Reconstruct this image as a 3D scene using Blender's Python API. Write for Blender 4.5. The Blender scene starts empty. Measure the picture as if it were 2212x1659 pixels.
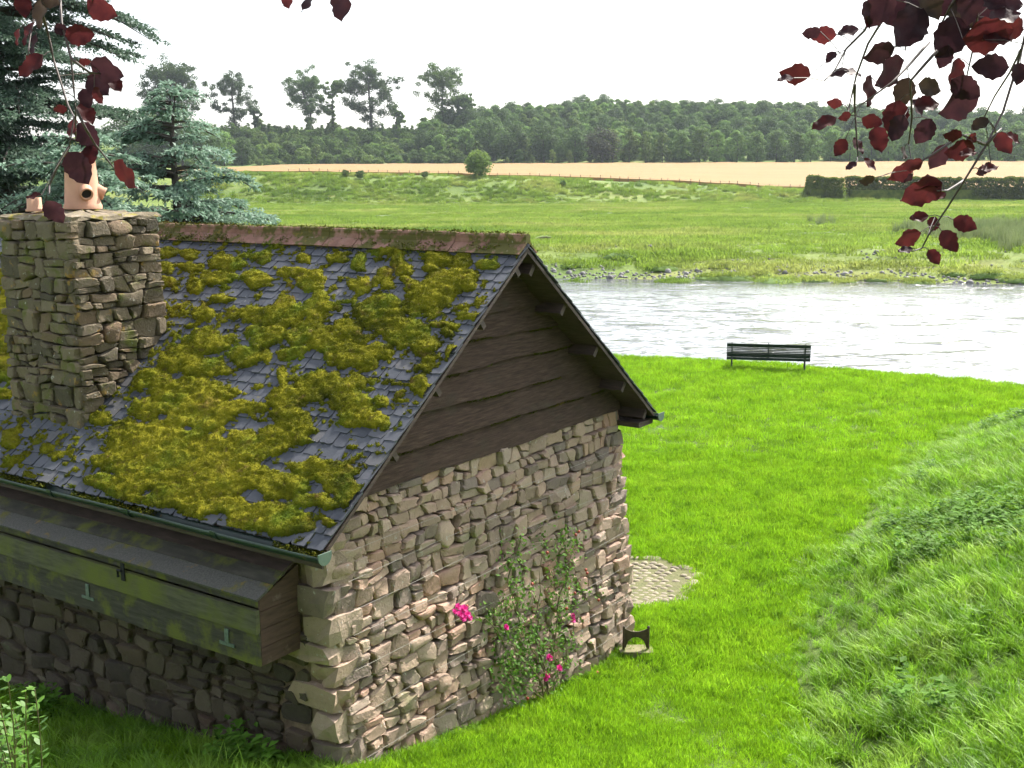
import bpy, math, random
import numpy as np
from mathutils import Matrix, Vector

rng = np.random.default_rng(7)
random.seed(7)
SC = bpy.context.scene
COL = SC.collection

# ------------------------------------------------------------------ camera
FPX, CX, CY = 2470.0, 1106.0, 829.5          # focal length and centre for a 2212 x 1659 frame
CAM = np.array([0.0, 0.0, 5.908])
_p, _r = math.radians(10.311), math.radians(-0.25)
FW = np.array([0, math.cos(_p), -math.sin(_p)])
_up0 = np.array([0, math.sin(_p), math.cos(_p)])
_r0 = np.array([1.0, 0, 0])
RT = math.cos(_r) * _r0 + math.sin(_r) * _up0
UP = -math.sin(_r) * _r0 + math.cos(_r) * _up0
cam = bpy.data.cameras.new("camera")
cam.sensor_width = 36.0
cam.lens = 36.0 * FPX / 2212.0
cam.clip_start = 0.05
cam.clip_end = 6000
camo = bpy.data.objects.new("camera", cam)
COL.objects.link(camo)
camo.matrix_world = Matrix(((RT[0], UP[0], -FW[0], CAM[0]), (RT[1], UP[1], -FW[1], CAM[1]),
                            (RT[2], UP[2], -FW[2], CAM[2]), (0, 0, 0, 1)))
SC.camera = camo

# ------------------------------------------------------------------ light
SUN_AZ, SUN_EL = math.radians(42), math.radians(49)
world = bpy.data.worlds.new("World")
SC.world = world
world.use_nodes = True
wn = world.node_tree
bg = wn.nodes["Background"]
sky = wn.nodes.new("ShaderNodeTexSky")
sky.sky_type = 'NISHITA'
sky.sun_disc = False
sky.sun_elevation = SUN_EL
sky.sun_rotation = SUN_AZ
sky.air_density = 1.0
sky.dust_density = 2.5
sky.ozone_density = 1.0
bg.inputs[1].default_value = 0.15
hs = wn.nodes.new("ShaderNodeHueSaturation")      # a milky veil of thin cloud: the whole sky is nearly colourless
hs.inputs["Saturation"].default_value = 0.40
wn.links.new(sky.outputs[0], hs.inputs["Color"])
wn.links.new(hs.outputs[0], bg.inputs[0])
sun = bpy.data.lights.new("sun", 'SUN')
sun.energy = 4.0
sun.angle = math.radians(0.53)
sun.color = (1.0, 0.95, 0.86)
suno = bpy.data.objects.new("sun", sun)
COL.objects.link(suno)
sd = Vector((math.sin(SUN_AZ) * math.cos(SUN_EL), math.cos(SUN_AZ) * math.cos(SUN_EL), math.sin(SUN_EL)))
suno.rotation_euler = sd.to_track_quat('Z', 'Y').to_euler()
suno.location = (20, 40, 60)
SC.view_settings.view_transform = 'Standard'
SC.view_settings.look = 'None'
SC.view_settings.gamma = 1.0
SC.view_settings.use_curve_mapping = False
SC.view_settings.exposure = 1.35
SC.render.engine = 'CYCLES'
SC.cycles.max_bounces = 5
SC.cycles.diffuse_bounces = 3
SC.cycles.glossy_bounces = 2
SC.cycles.transmission_bounces = 3
SC.cycles.transparent_max_bounces = 8
SC.cycles.use_adaptive_sampling = True
SC.cycles.adaptive_threshold = 0.03
SC.cycles.caustics_reflective = False
SC.cycles.caustics_refractive = False


# ------------------------------------------------------------------ picture geometry
def ray(x, y):
    return FW + RT * ((x - CX) / FPX) - UP * ((y - CY) / FPX)


def onz(x, y, z=0.0):
    d = ray(x, y)
    return CAM + d * (z - CAM[2]) / d[2]


def onplane(x, y, n, p0):
    d = ray(x, y)
    return CAM + d * (np.dot(p0 - CAM, n) / np.dot(d, n))


def at_y(x, y, dist):
    d = ray(x, y)
    return CAM + d * dist / d[1]


def px(P):
    q = np.asarray(P) - CAM
    z = q @ FW
    return CX + FPX * (q @ RT) / z, CY - FPX * (q @ UP) / z


# ------------------------------------------------------------------ noise
_perm = np.random.default_rng(3).random((256, 256))


def vnoise(x, y):
    x = np.asarray(x, float); y = np.asarray(y, float)
    xi = np.floor(x).astype(int); yi = np.floor(y).astype(int)
    fx = x - xi; fy = y - yi
    fx = fx * fx * (3 - 2 * fx); fy = fy * fy * (3 - 2 * fy)
    g = lambda a, b: _perm[a & 255, b & 255]
    return (g(xi, yi) * (1 - fx) + g(xi + 1, yi) * fx) * (1 - fy) + (g(xi, yi + 1) * (1 - fx) + g(xi + 1, yi + 1) * fx) * fy


def fbm(x, y, o=4):
    s = 0; a = 0.5; n = 0
    for k in range(o):
        s = s + a * vnoise(x * 2 ** k + 17.3 * k, y * 2 ** k + 9.1 * k); n += a; a *= 0.5
    return s / n


def sstep(a, b, x):
    t = np.clip((np.asarray(x, float) - a) / (b - a), 0, 1)
    return t * t * (3 - 2 * t)


# ------------------------------------------------------------------ materials
def mkmat(name, stops, scale=5.0, detail=5.0, rough=0.8, bump=None, bump2=None, tint=None, stretch=(1, 1, 1), patches=(),
          transl=0.0, spec=0.5, metal=0.0, rnd=0.0, tcol=None, obj_coords=False, coat=0.0):
    """stops: colour ramp over fractal noise in world space. patches: (scale, lo, hi, colour[, stretch]) laid over it.
    tint: ramp stops over the per-piece 'tint' value. rnd: brightness spread per object/instance."""
    m = bpy.data.materials.new(name); m.use_nodes = True
    nt = m.node_tree; N = nt.nodes; L = nt.links
    bs = N["Principled BSDF"]; out = N["Material Output"]
    if obj_coords:
        tc = N.new("ShaderNodeTexCoord"); src = tc.outputs["Object"]
    else:
        ge = N.new("ShaderNodeNewGeometry"); src = ge.outputs["Position"]

    def coords(st):
        if st == (1, 1, 1): return src
        mp = N.new("ShaderNodeMapping"); mp.inputs["Scale"].default_value = st
        L.new(src, mp.inputs["Vector"]); return mp.outputs[0]

    def noise(sc, de, st=(1, 1, 1), ro=0.6):
        n = N.new("ShaderNodeTexNoise"); n.inputs["Scale"].default_value = sc
        n.inputs["Detail"].default_value = de; n.inputs["Roughness"].default_value = ro
        L.new(coords(st), n.inputs["Vector"]); return n.outputs[0]

    def ramp(val, st):
        r = N.new("ShaderNodeValToRGB"); e = r.color_ramp.elements
        while len(e) < len(st): e.new(0.5)
        for k, (p, c) in enumerate(st):
            e[k].position = p; e[k].color = (*c, 1)
        L.new(val, r.inputs[0]); return r.outputs[0]

    def mix(fac, a, b, mode='MIX'):
        x = N.new("ShaderNodeMix"); x.data_type = 'RGBA'; x.blend_type = mode
        for sock, v in ((x.inputs[0], fac), (x.inputs[6], a), (x.inputs[7], b)):
            if isinstance(v, (int, float)): sock.default_value = v
            elif isinstance(v, tuple): sock.default_value = (*v, 1)
            else: L.new(v, sock)
        return x.outputs[2]

    col = ramp(noise(scale, detail, stretch), stops)
    if tint:
        a1 = N.new("ShaderNodeAttribute"); a1.attribute_name = "tint"
        a2 = N.new("ShaderNodeAttribute"); a2.attribute_name = "tint"; a2.attribute_type = 'OBJECT'
        ad = N.new("ShaderNodeMath"); L.new(a1.outputs["Fac"], ad.inputs[0]); L.new(a2.outputs["Fac"], ad.inputs[1])
        col = mix(0.70, col, ramp(ad.outputs[0], tint))
    if tcol:
        a1 = N.new("ShaderNodeAttribute"); a1.attribute_name = "tint"
        col = mix(1.0, ramp(a1.outputs["Fac"], tcol), mix(0.5, col, (0.5, 0.5, 0.5)), 'OVERLAY')
    for pt in patches:
        sc, lo, hi, c = pt[:4]; st = pt[4] if len(pt) > 4 else (1, 1, 1)
        mr = N.new("ShaderNodeMapRange"); mr.inputs["From Min"].default_value = lo; mr.inputs["From Max"].default_value = hi
        L.new(noise(sc, 6, st, 0.65), mr.inputs["Value"])
        col = mix(mr.outputs[0], col, c)
    if rnd:
        oi = N.new("ShaderNodeObjectInfo")
        mr = N.new("ShaderNodeMapRange"); mr.inputs["To Min"].default_value = 1 - rnd; mr.inputs["To Max"].default_value = 1 + rnd
        L.new(oi.outputs["Random"], mr.inputs["Value"])
        v = N.new("ShaderNodeVectorMath"); v.operation = 'SCALE'
        L.new(col, v.inputs[0]); L.new(mr.outputs[0], v.inputs["Scale"]); col = v.outputs[0]
    L.new(col, bs.inputs["Base Color"])
    bs.inputs["Roughness"].default_value = rough
    bs.inputs["Specular IOR Level"].default_value = spec
    bs.inputs["Metallic"].default_value = metal
    bs.inputs["Coat Weight"].default_value = coat
    nrm = None
    for b in (bump, bump2):
        if not b: continue
        bn = N.new("ShaderNodeBump"); bn.inputs["Strength"].default_value = b[1]; bn.inputs["Distance"].default_value = b[2]
        L.new(noise(b[0], 6, b[3] if len(b) > 3 else (1, 1, 1), 0.65), bn.inputs["Height"])
        if nrm: L.new(nrm, bn.inputs["Normal"])
        nrm = bn.outputs[0]
    if nrm: L.new(nrm, bs.inputs["Normal"])
    if transl:
        tr = N.new("ShaderNodeBsdfTranslucent"); L.new(col, tr.inputs[0])
        ms = N.new("ShaderNodeMixShader"); ms.inputs[0].default_value = transl
        L.new(bs.outputs[0], ms.inputs[1]); L.new(tr.outputs[0], ms.inputs[2]); L.new(ms.outputs[0], out.inputs["Surface"])
    return m


# ------------------------------------------------------------------ objects
WM = {}


def tag(o, label=None, cat=None, group=None, kind=None, tint=None):
    if label: o["label"] = label
    if cat: o["category"] = cat
    if group: o["group"] = group
    if kind: o["kind"] = kind
    if tint is not None: o["tint"] = float(tint)
    return o


def place(o, M, parent=None):
    COL.objects.link(o)
    if parent is not None:
        o.parent = parent
        o.matrix_parent_inverse = WM[parent.name].inverted()
    o.matrix_basis = M
    WM[o.name] = M
    return o


def empty(name, loc, parent=None):
    o = bpy.data.objects.new(name, None); o.empty_display_size = 0.2
    return place(o, Matrix.Translation(Vector([float(c) for c in loc])), parent)


def mkmesh(name, V, F, smooth=False, mat=None, tint=None):
    """V (n,3); F an (m,k) array or a list of index tuples; tint: per-vertex values."""
    me = bpy.data.meshes.new(name)
    V = np.asarray(V, np.float32)
    if isinstance(F, np.ndarray):
        m, k = F.shape
        me.vertices.add(len(V)); me.vertices.foreach_set("co", V.ravel())
        me.loops.add(m * k); me.loops.foreach_set("vertex_index", F.astype(np.int32).ravel())
        me.polygons.add(m)
        me.polygons.foreach_set("loop_start", np.arange(0, m * k, k, dtype=np.int32))
        me.polygons.foreach_set("loop_total", np.full(m, k, np.int32))
        me.update(calc_edges=True)
    else:
        me.from_pydata([tuple(map(float, v)) for v in V], [], [tuple(int(i) for i in f) for f in F])
    me.validate()
    if smooth: me.polygons.foreach_set("use_smooth", np.ones(len(me.polygons), bool))
    if tint is not None:
        at = me.attributes.new("tint", 'FLOAT', 'POINT'); at.data.foreach_set("value", np.asarray(tint, np.float32))
    if mat: me.materials.append(mat)
    return me


def obj(name, V, F, mat, parent=None, smooth=False, tint=None, base=False):
    """mesh given in world coordinates; the object's origin goes to its centre (or base)."""
    V = np.asarray(V, float)
    o0 = (V.min(0) + V.max(0)) / 2
    if base: o0[2] = V[:, 2].min()
    me = mkmesh(name, V - o0, F, smooth, mat, tint)
    return place(bpy.data.objects.new(name, me), Matrix.Translation(Vector(o0)), parent)


class MB:
    """collects faces of one mesh"""
    def __init__(s): s.v = []; s.f = []; s.n = 0
    def add(s, V, F):
        V = np.asarray(V, float); s.v.append(V); s.f += [tuple(i + s.n for i in f) for f in F]; s.n += len(V)
    def box(s, o, ax, ay, az):
        o = np.asarray(o, float); ax, ay, az = (np.asarray(a, float) for a in (ax, ay, az))
        V = [o + a * ax + b * ay + c * az for c in (0, 1) for b in (0, 1) for a in (0, 1)]
        if np.dot(np.cross(ax, ay), az) < 0:
            s.add(V, [(0, 1, 3, 2), (4, 6, 7, 5), (0, 4, 5, 1), (2, 3, 7, 6), (0, 2, 6, 4), (1, 5, 7, 3)])
        else:
            s.add(V, [(0, 2, 3, 1), (4, 5, 7, 6), (0, 1, 5, 4), (2, 6, 7, 3), (0, 4, 6, 2), (1, 3, 7, 5)])
    def tube(s, pts, rad, k=6, cap=True):
        pts = np.asarray(pts, float); n = len(pts); rad = np.broadcast_to(np.asarray(rad, float), (n,))
        rings = []
        for i in range(n):
            t = pts[min(i + 1, n - 1)] - pts[max(i - 1, 0)]; t = t / (np.linalg.norm(t) + 1e-9)
            a = np.cross(t, [0, 0, 1.0]); 
            if np.linalg.norm(a) < 0.05: a = np.cross(t, [1.0, 0, 0])
            a /= np.linalg.norm(a); b = np.cross(t, a)
            for j in range(k):
                w = 2 * math.pi * j / k; rings.append(pts[i] + rad[i] * (math.cos(w) * a + math.sin(w) * b))
        F = [(i * k + j, i * k + (j + 1) % k, (i + 1) * k + (j + 1) % k, (i + 1) * k + j) for i in range(n - 1) for j in range(k)]
        if cap: F += [tuple(range(k))[::-1], tuple((n - 1) * k + j for j in range(k))]
        s.add(rings, F)
    def lathe(s, c, prof, k=20):
        V = []; c = np.asarray(c, float)
        for r, z in prof:
            for j in range(k):
                w = 2 * math.pi * j / k; V.append(c + [r * math.cos(w), r * math.sin(w), z])
        F = [(i * k + j, i * k + (j + 1) % k, (i + 1) * k + (j + 1) % k, (i + 1) * k + j) for i in range(len(prof) - 1) for j in range(k)]
        s.add(V, F)
    def obj(s, name, mat, parent=None, smooth=False, base=False, tint=None):
        return obj(name, np.vstack(s.v), s.f, mat, parent, smooth, None if tint is None else np.full(s.n, tint), base)


def cards(P, size, nrm=None, aspect=1.0, tri=False, jit=0.6, r=rng):
    """leaf-sized faces at points P; nrm gives a preferred facing."""
    n = len(P); size = np.broadcast_to(np.asarray(size, float), (n,))
    d = r.normal(size=(n, 3))
    if nrm is not None: d = np.asarray(nrm) + jit * d
    d /= np.linalg.norm(d, axis=1)[:, None] + 1e-9
    a = np.cross(d, r.normal(size=(n, 3))); a /= np.linalg.norm(a, axis=1)[:, None] + 1e-9
    b = np.cross(d, a)
    a = a * (size * 0.5)[:, None]; b = b * (size * 0.5 * aspect)[:, None]
    if tri:
        V = np.stack([P - a - b, P + a - b, P + b], 1).reshape(-1, 3)
        return V, np.arange(3 * n).reshape(n, 3)
    V = np.stack([P - a, P - b, P + a, P + b], 1).reshape(-1, 3)
    return V, np.arange(4 * n).reshape(n, 4)


def scatter(name, P, rot, scl, idx, variants, label, cat, parent=None, kind="stuff"):
    """ground cover nobody could count: one object, its tufts placed on a cloud of points by geometry nodes."""
    me = bpy.data.meshes.new(name)
    P = np.asarray(P, np.float32)
    me.vertices.add(len(P)); me.vertices.foreach_set("co", P.ravel())
    a = me.attributes.new("rot", 'FLOAT_VECTOR', 'POINT'); a.data.foreach_set("vector", np.asarray(rot, np.float32).ravel())
    a = me.attributes.new("scl", 'FLOAT', 'POINT'); a.data.foreach_set("value", np.asarray(scl, np.float32))
    a = me.attributes.new("idx", 'INT', 'POINT'); a.data.foreach_set("value", np.asarray(idx, np.int32))
    o = place(bpy.data.objects.new(name, me), Matrix.Identity(4), parent)
    c = bpy.data.collections.new(name + "_tufts")
    for v in variants: c.objects.link(v)
    g = bpy.data.node_groups.new(name + "_nodes", 'GeometryNodeTree')
    g.interface.new_socket("Geometry", in_out='INPUT', socket_type='NodeSocketGeometry')
    g.interface.new_socket("Geometry", in_out='OUTPUT', socket_type='NodeSocketGeometry')
    N = g.nodes; L = g.links
    gi = N.new("NodeGroupInput"); go = N.new("NodeGroupOutput")
    ci = N.new("GeometryNodeCollectionInfo"); ci.inputs["Collection"].default_value = c
    ci.inputs["Separate Children"].default_value = True; ci.inputs["Reset Children"].default_value = True
    ip = N.new("GeometryNodeInstanceOnPoints"); ip.inputs["Pick Instance"].default_value = True
    na = {}
    for nm, ty in (("rot", 'FLOAT_VECTOR'), ("scl", 'FLOAT'), ("idx", 'INT')):
        k = N.new("GeometryNodeInputNamedAttribute"); k.data_type = ty; k.inputs["Name"].default_value = nm; na[nm] = k.outputs["Attribute"]
    er = N.new("FunctionNodeEulerToRotation")
    L.new(na["rot"], er.inputs[0]); L.new(er.outputs[0], ip.inputs["Rotation"])
    L.new(na["scl"], ip.inputs["Scale"]); L.new(na["idx"], ip.inputs["Instance Index"])
    L.new(gi.outputs[0], ip.inputs["Points"]); L.new(ci.outputs[0], ip.inputs["Instance"])
    L.new(ip.outputs[0], go.inputs[0])
    md = o.modifiers.new("tufts", 'NODES'); md.node_group = g
    return tag(o, label, cat, None, kind)


def blades(n, rad, h0, h1, w, lean, seg=2, r=rng, droop=0.0, dirbias=0.0):
    """one tuft of grass blades around the origin"""
    V = []; F = []
    for i in range(n):
        a = r.random() * 2 * math.pi; q = rad * math.sqrt(r.random())
        p0 = np.array([q * math.cos(a), q * math.sin(a), 0])
        h = h0 + (h1 - h0) * r.random(); t = r.random() * 2 * math.pi
        d = np.array([math.cos(t), math.sin(t), 0]) * lean * (0.3 + r.random()) + np.array([dirbias, 0, 0])
        s = r.random() * 2 * math.pi; sd_ = np.array([math.cos(s), math.sin(s), 0]) * w * (0.7 + 0.6 * r.random()) / 2
        b = len(V)
        for k in range(seg):
            u = k / seg; c = p0 + d * h * u ** 1.6 * (1 + droop * u) + np.array([0, 0, h * (u - droop * 0.45 * u * u)])
            V += [c - sd_ * (1 - 0.35 * u), c + sd_ * (1 - 0.35 * u)]
        u = 1.0
        V.append(p0 + d * h * (1 + droop) + np.array([0, 0, h * (1 - droop * 0.45)]))
        for k in range(seg - 1): F.append((b + 2 * k, b + 2 * k + 1, b + 2 * k + 3, b + 2 * k + 2))
        k = seg - 1; F.append((b + 2 * k, b + 2 * k + 1, b + 2 * seg))
    return np.array(V), F


def tuft(name, V, F, mat):
    return bpy.data.objects.new(name, mkmesh(name, V, F, False, mat))

# ================================================================== the ground
G_SOIL = mkmat("lawn_ground", [(0.3, (0.045, 0.085, 0.008)), (0.55, (0.085, 0.145, 0.012)), (0.75, (0.13, 0.18, 0.022))], 2.2, 8, 0.95,
               bump=(30, 0.8, 0.05), patches=((0.8, 0.62, 0.72, (0.10, 0.17, 0.03)),))
G_BLADE = mkmat("lawn_blades", [(0.3, (0.165, 0.32, 0.012)), (0.5, (0.225, 0.41, 0.015)), (0.72, (0.29, 0.465, 0.025))], 0.9, 6, 0.55,
                transl=0.5, rnd=0.35, spec=0.3, patches=((4.5, 0.54, 0.66, (0.11, 0.235, 0.010)), (1.6, 0.58, 0.70, (0.14, 0.29, 0.012))))
G_LONG = mkmat("long_grass_blades", [(0.34, (0.10, 0.225, 0.014)), (0.5, (0.19, 0.36, 0.024)), (0.66, (0.30, 0.47, 0.06))], 1.6, 7, 0.5,
               transl=0.5, rnd=0.4, spec=0.35)
G_WEED = mkmat("weed_leaves", [(0.3, (0.08, 0.19, 0.02)), (0.7, (0.14, 0.28, 0.035))], 3, 4, 0.65, transl=0.4, rnd=0.25, spec=0.15)
M_STRAW = mkmat("dry_grass", [(0.3, (0.26, 0.26, 0.09)), (0.7, (0.42, 0.38, 0.16))], 2, 4, 0.7, transl=0.35, rnd=0.2)

TOE_R = np.array([(2.4, 3), (2.75, 9), (2.8, 10.9), (2.95, 12.4), (3.6, 14.4), (4.5, 16.6), (5.6, 18.9), (8.6, 23.9), (10.5, 26.2), (12.3, 27.6),
                  (15.5, 28), (20, 26), (45, 14)], float)
TOE_C = np.array([(-60, 19), (-14, 15), (-6.2, 12.9), (0.6, 13.3), (3.0, 12.6), (6, 11), (45, 8)], float)
EDGE = np.array([(-60, 50), (-20, 44), (3.8, 38.1), (8.2, 36.7), (10.1, 35.5), (12.5, 34.1), (14.8, 32.4), (22, 30), (60, 24)], float)
SHORE = np.array([(-140, 108), (-60, 92), (3.5, 81.8), (9.6, 80.7), (22.2, 79.0), (33.8, 75.6), (60, 66), (140, 40)], float)


def sdist(x, y, L):
    """signed distance to a line; positive to its right hand (walking along it)"""
    x = np.asarray(x, float); y = np.asarray(y, float)
    best = np.full(x.shape, 1e9); sg = np.zeros(x.shape)
    for (ax, ay), (bx, by) in zip(L[:-1], L[1:]):
        dx, dy = bx - ax, by - ay; l2 = dx * dx + dy * dy
        t = np.clip(((x - ax) * dx + (y - ay) * dy) / l2, 0, 1)
        d = np.hypot(x - ax - t * dx, y - ay - t * dy)
        s = np.where((x - ax) * dy - (y - ay) * dx >= 0, 1.0, -1.0)
        m = d < best; best = np.where(m, d, best); sg = np.where(m, s, sg)
    return best * sg


def lawn_z(x, y):
    dc = np.maximum(sdist(x, y, TOE_C), 0)
    dr = np.maximum(sdist(x, y, TOE_R), 0)
    zc = 0.09 * dc + 0.022 * dc ** 2
    zc = np.minimum(zc, 3.6 + 0.05 * dc)
    zr = 0.33 * dr * sstep(-0.3, 1.2, dr) ; zr = np.minimum(zr, 2.4 + 0.12 * dr)
    z = zc + np.where(np.asarray(x) > 1.5, zr, 0) * (1 - 0.35 * np.clip(zc / 3, 0, 1))
    de = sdist(x, y, EDGE)                      # > 0 on our side of the river edge
    z = z + 0.17 * np.exp(-((np.asarray(x) - 1.75) ** 2 + (np.asarray(y) - 14.1) ** 2) / 1.1)
    z = z + 0.07 * (fbm(np.asarray(x) * 0.35, np.asarray(y) * 0.35, 3) - 0.5)
    z = z - 0.10 * sstep(5, 0, de) - 1.75 * sstep(0.0, -3.0, de)
    return z


xs = np.concatenate([np.arange(-46, -14, 0.8), np.arange(-14, 18, 0.2), np.arange(18, 46.1, 0.8)])
ys = np.concatenate([np.arange(-10, 6, 0.8), np.arange(6, 32, 0.2), np.arange(32, 54.1, 0.5)])
gx, gy = np.meshgrid(xs, ys); Z = lawn_z(gx, gy)
nx, ny = len(xs), len(ys)
Vg = np.stack([gx, gy, Z], -1).reshape(-1, 3)
ii = (np.arange(ny - 1)[:, None] * nx + np.arange(nx - 1)[None]).ravel()
Fg = np.stack([ii, ii + 1, ii + nx + 1, ii + nx], 1)
o = obj("lawn", Vg, Fg, G_SOIL, None, True)
tag(o, "bright green mown lawn around the stone cottage and down to the river", "lawn", kind="structure")

# ---- the river
wm = bpy.data.materials.new("river_water"); wm.use_nodes = True
N_ = wm.node_tree.nodes; L_ = wm.node_tree.links; bs = N_["Principled BSDF"]
bs.inputs["Base Color"].default_value = (0.07, 0.075, 0.08, 1); bs.inputs["Roughness"].default_value = 0.10
bs.inputs["IOR"].default_value = 1.6; bs.inputs["Specular IOR Level"].default_value = 0.9
ge = N_.new("ShaderNodeNewGeometry"); prev = None
for sc, st, dist, stv in ((0.35, 1.0, 0.19, (1.0, 2.2, 1)), (1.5, 1.0, 0.09, (1.0, 1.9, 1)), (4.0, 0.7, 0.009, (1, 2.0, 1))):
    mp = N_.new("ShaderNodeMapping"); mp.inputs["Scale"].default_value = stv; mp.inputs["Rotation"].default_value = (0, 0, 0.25)
    L_.new(ge.outputs["Position"], mp.inputs["Vector"])
    nz = N_.new("ShaderNodeTexNoise"); nz.inputs["Scale"].default_value = sc; nz.inputs["Detail"].default_value = 4
    nz.inputs["Distortion"].default_value = 0.6
    L_.new(mp.outputs[0], nz.inputs["Vector"])
    b = N_.new("ShaderNodeBump"); b.inputs["Strength"].default_value = st; b.inputs["Distance"].default_value = dist
    if sc < 3:                                 # smooth reaches broken by separate crests
        rp_ = N_.new("ShaderNodeMapRange"); rp_.interpolation_type = 'SMOOTHSTEP'; rp_.inputs["From Min"].default_value = 0.55; rp_.inputs["From Max"].default_value = 0.80
        L_.new(nz.outputs[0], rp_.inputs["Value"]); L_.new(rp_.outputs[0], b.inputs["Height"])
    else: L_.new(nz.outputs[0], b.inputs["Height"])
    if prev: L_.new(prev, b.inputs["Normal"])
    prev = b.outputs[0]
L_.new(prev, bs.inputs["Normal"])
wx = np.arange(-200, 200.1, 0.0 + 1.0); wy = np.arange(20, 116.1, 0.6)
gx, gy = np.meshgrid(wx, wy); nx, ny = len(wx), len(wy)
WZ = -1.2 + 0.03 * (fbm(gx * 0.5, gy * 0.9, 3) - 0.5)
ii = (np.arange(ny - 1)[:, None] * nx + np.arange(nx - 1)[None]).ravel()
o = obj("river", np.stack([gx, gy, WZ], -1).reshape(-1, 3), np.stack([ii, ii + 1, ii + nx + 1, ii + nx], 1), wm, None, True)
tag(o, "wide rippling river reflecting the white sky", "river", kind="structure")


# ---- the far side: shingle, meadow, bank, wheat terrace, wooded hill
def bank_top(x):
    return np.interp(x, [-160, -56, -17, 30, 62, 90, 200], [6.6, 6.6, 6.0, 4.4, 2.6, 2.3, 2.3])


def far_z(x, y):
    x = np.asarray(x, float); y = np.asarray(y, float)
    s = -sdist(x, y, SHORE)                    # > 0 beyond the far shore
    n = fbm(x * 0.16, y * 0.16, 3) - 0.5
    z = -1.75 + 1.75 * sstep(-3, 9, s) ** 0.8 + 0.5 * n * sstep(0, 14, s) + 0.35
    yt = 228 + 10 * (fbm(x * 0.03, x * 0 + 4.2, 2) - 0.5)
    wob = 1.1 * (fbm(x * 0.07 + 5, y * 0.09, 3) - 0.5)
    z = z + (bank_top(x) - 0.4 + wob * sstep(0, 12, y - yt) * sstep(30, 18, y - yt)) * sstep(0, 24, y - yt)
    z = z + (10.0 - bank_top(x)) * np.clip((y - 256) / 174, 0, 1)
    hl = np.interp(x, [-400, -120, -40, 0, 40, 120, 260, 500], [14, 14, 13, 21, 26, 24, 18, 16])
    reach = np.interp(x, [-40, 20], [80, 170])
    z = z + hl * sstep(0, 1, (y - 440) / reach) ** 0.8
    return z


def grid_far(xs, ys):
    gx, gy = np.meshgrid(xs, ys); nx, ny = len(xs), len(ys)
    ii = (np.arange(ny - 1)[:, None] * nx + np.arange(nx - 1)[None]).ravel()
    return np.stack([gx, gy, far_z(gx, gy)], -1).reshape(-1, 3), np.stack([ii, ii + 1, ii + nx + 1, ii + nx], 1)


M_MEADOW = mkmat("meadow_turf", [(0.34, (0.06, 0.11, 0.012)), (0.46, (0.10, 0.155, 0.017)), (0.56, (0.13, 0.18, 0.024)), (0.68, (0.19, 0.20, 0.05))], 0.07, 10, 0.95,
                 bump=(0.9, 0.7, 0.3), bump2=(4.5, 0.7, 0.1), stretch=(0.5, 1.0, 1),
                 patches=((0.35, 0.60, 0.70, (0.20, 0.215, 0.055), (0.4, 1, 1)), (0.12, 0.60, 0.72, (0.09, 0.155, 0.028), (0.6, 1, 1))))
V, F = grid_far(np.arange(-190, 330.1, 2.0), np.concatenate([np.arange(44, 130, 1.5), np.arange(130, 225, 3.0), np.arange(225, 262, 1.2), np.arange(262, 470, 8), np.arange(470, 800, 10)]))
o = obj("meadow", V, F, M_MEADOW, None, True)
tag(o, "rough green grazing meadow and grassy bank across the river", "meadow", kind="structure")

# the standing crop: a raised sheet with an upright front edge
M_WHEAT = mkmat("ripe_wheat", [(0.3, (0.205, 0.115, 0.028)), (0.6, (0.24, 0.14, 0.038)), (0.8, (0.275, 0.17, 0.052))], 0.06, 8, 0.9,
                bump=(2.0, 0.6, 0.2), stretch=(0.35, 1.6, 1))
wx = np.arange(-80, 330.1, 3.0)
edge = 257 + 1.2 * fbm(wx * 0.08, wx * 0 + 2, 2)
rows = []
for k, q in enumerate([0, 0, 0.01, 0.05, 0.12, 0.25, 0.4, 0.6, 0.8, 1.0]):
    yy = edge + (438 - edge) * q
    zz = far_z(wx, yy) + (0.02 if k == 0 else 0.7 + 0.08 * (fbm(wx * 0.3, yy * 0.3, 2) - 0.5))
    rows.append(np.stack([wx, yy, zz], -1))
Vw = np.concatenate(rows); n = len(wx); nr = len(rows)
ii = (np.arange(nr - 1)[:, None] * n + np.arange(n - 1)[None]).ravel()
o = obj("wheat", Vw, np.stack([ii, ii + 1, ii + n + 1, ii + n], 1), M_WHEAT, None, False)
tag(o, "pale golden field of ripe wheat beyond the meadow bank", "wheat field", kind="stuff")

# ================================================================== the cottage
AZ = math.radians(34.79)
UH = np.array([math.cos(AZ), -math.sin(AZ), 0]); VH = np.array([math.sin(AZ), math.cos(AZ), 0]); ZH = np.array([0, 0, 1.0])
N0 = np.array([-1.741, 9.6, 0])
WID, LEN = 5.29, 10.5
RV, RZ = 2.744, 5.20                      # ridge line of the slates
EV, EZ = -0.28, 2.853                     # near eave
FV, FZ = 5.57, 3.00                       # far eave
OV = 0.43                                 # roof overhang past the gable


def Bp(u, v, z):
    u, v, z = np.broadcast_arrays(np.asarray(u, float), np.asarray(v, float), np.asarray(z, float))
    return N0 + u[..., None] * UH + v[..., None] * VH + z[..., None] * ZH


def uvz(P):
    q = np.asarray(P) - N0
    return np.array([q @ UH, q @ VH, np.asarray(P)[2]])


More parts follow.
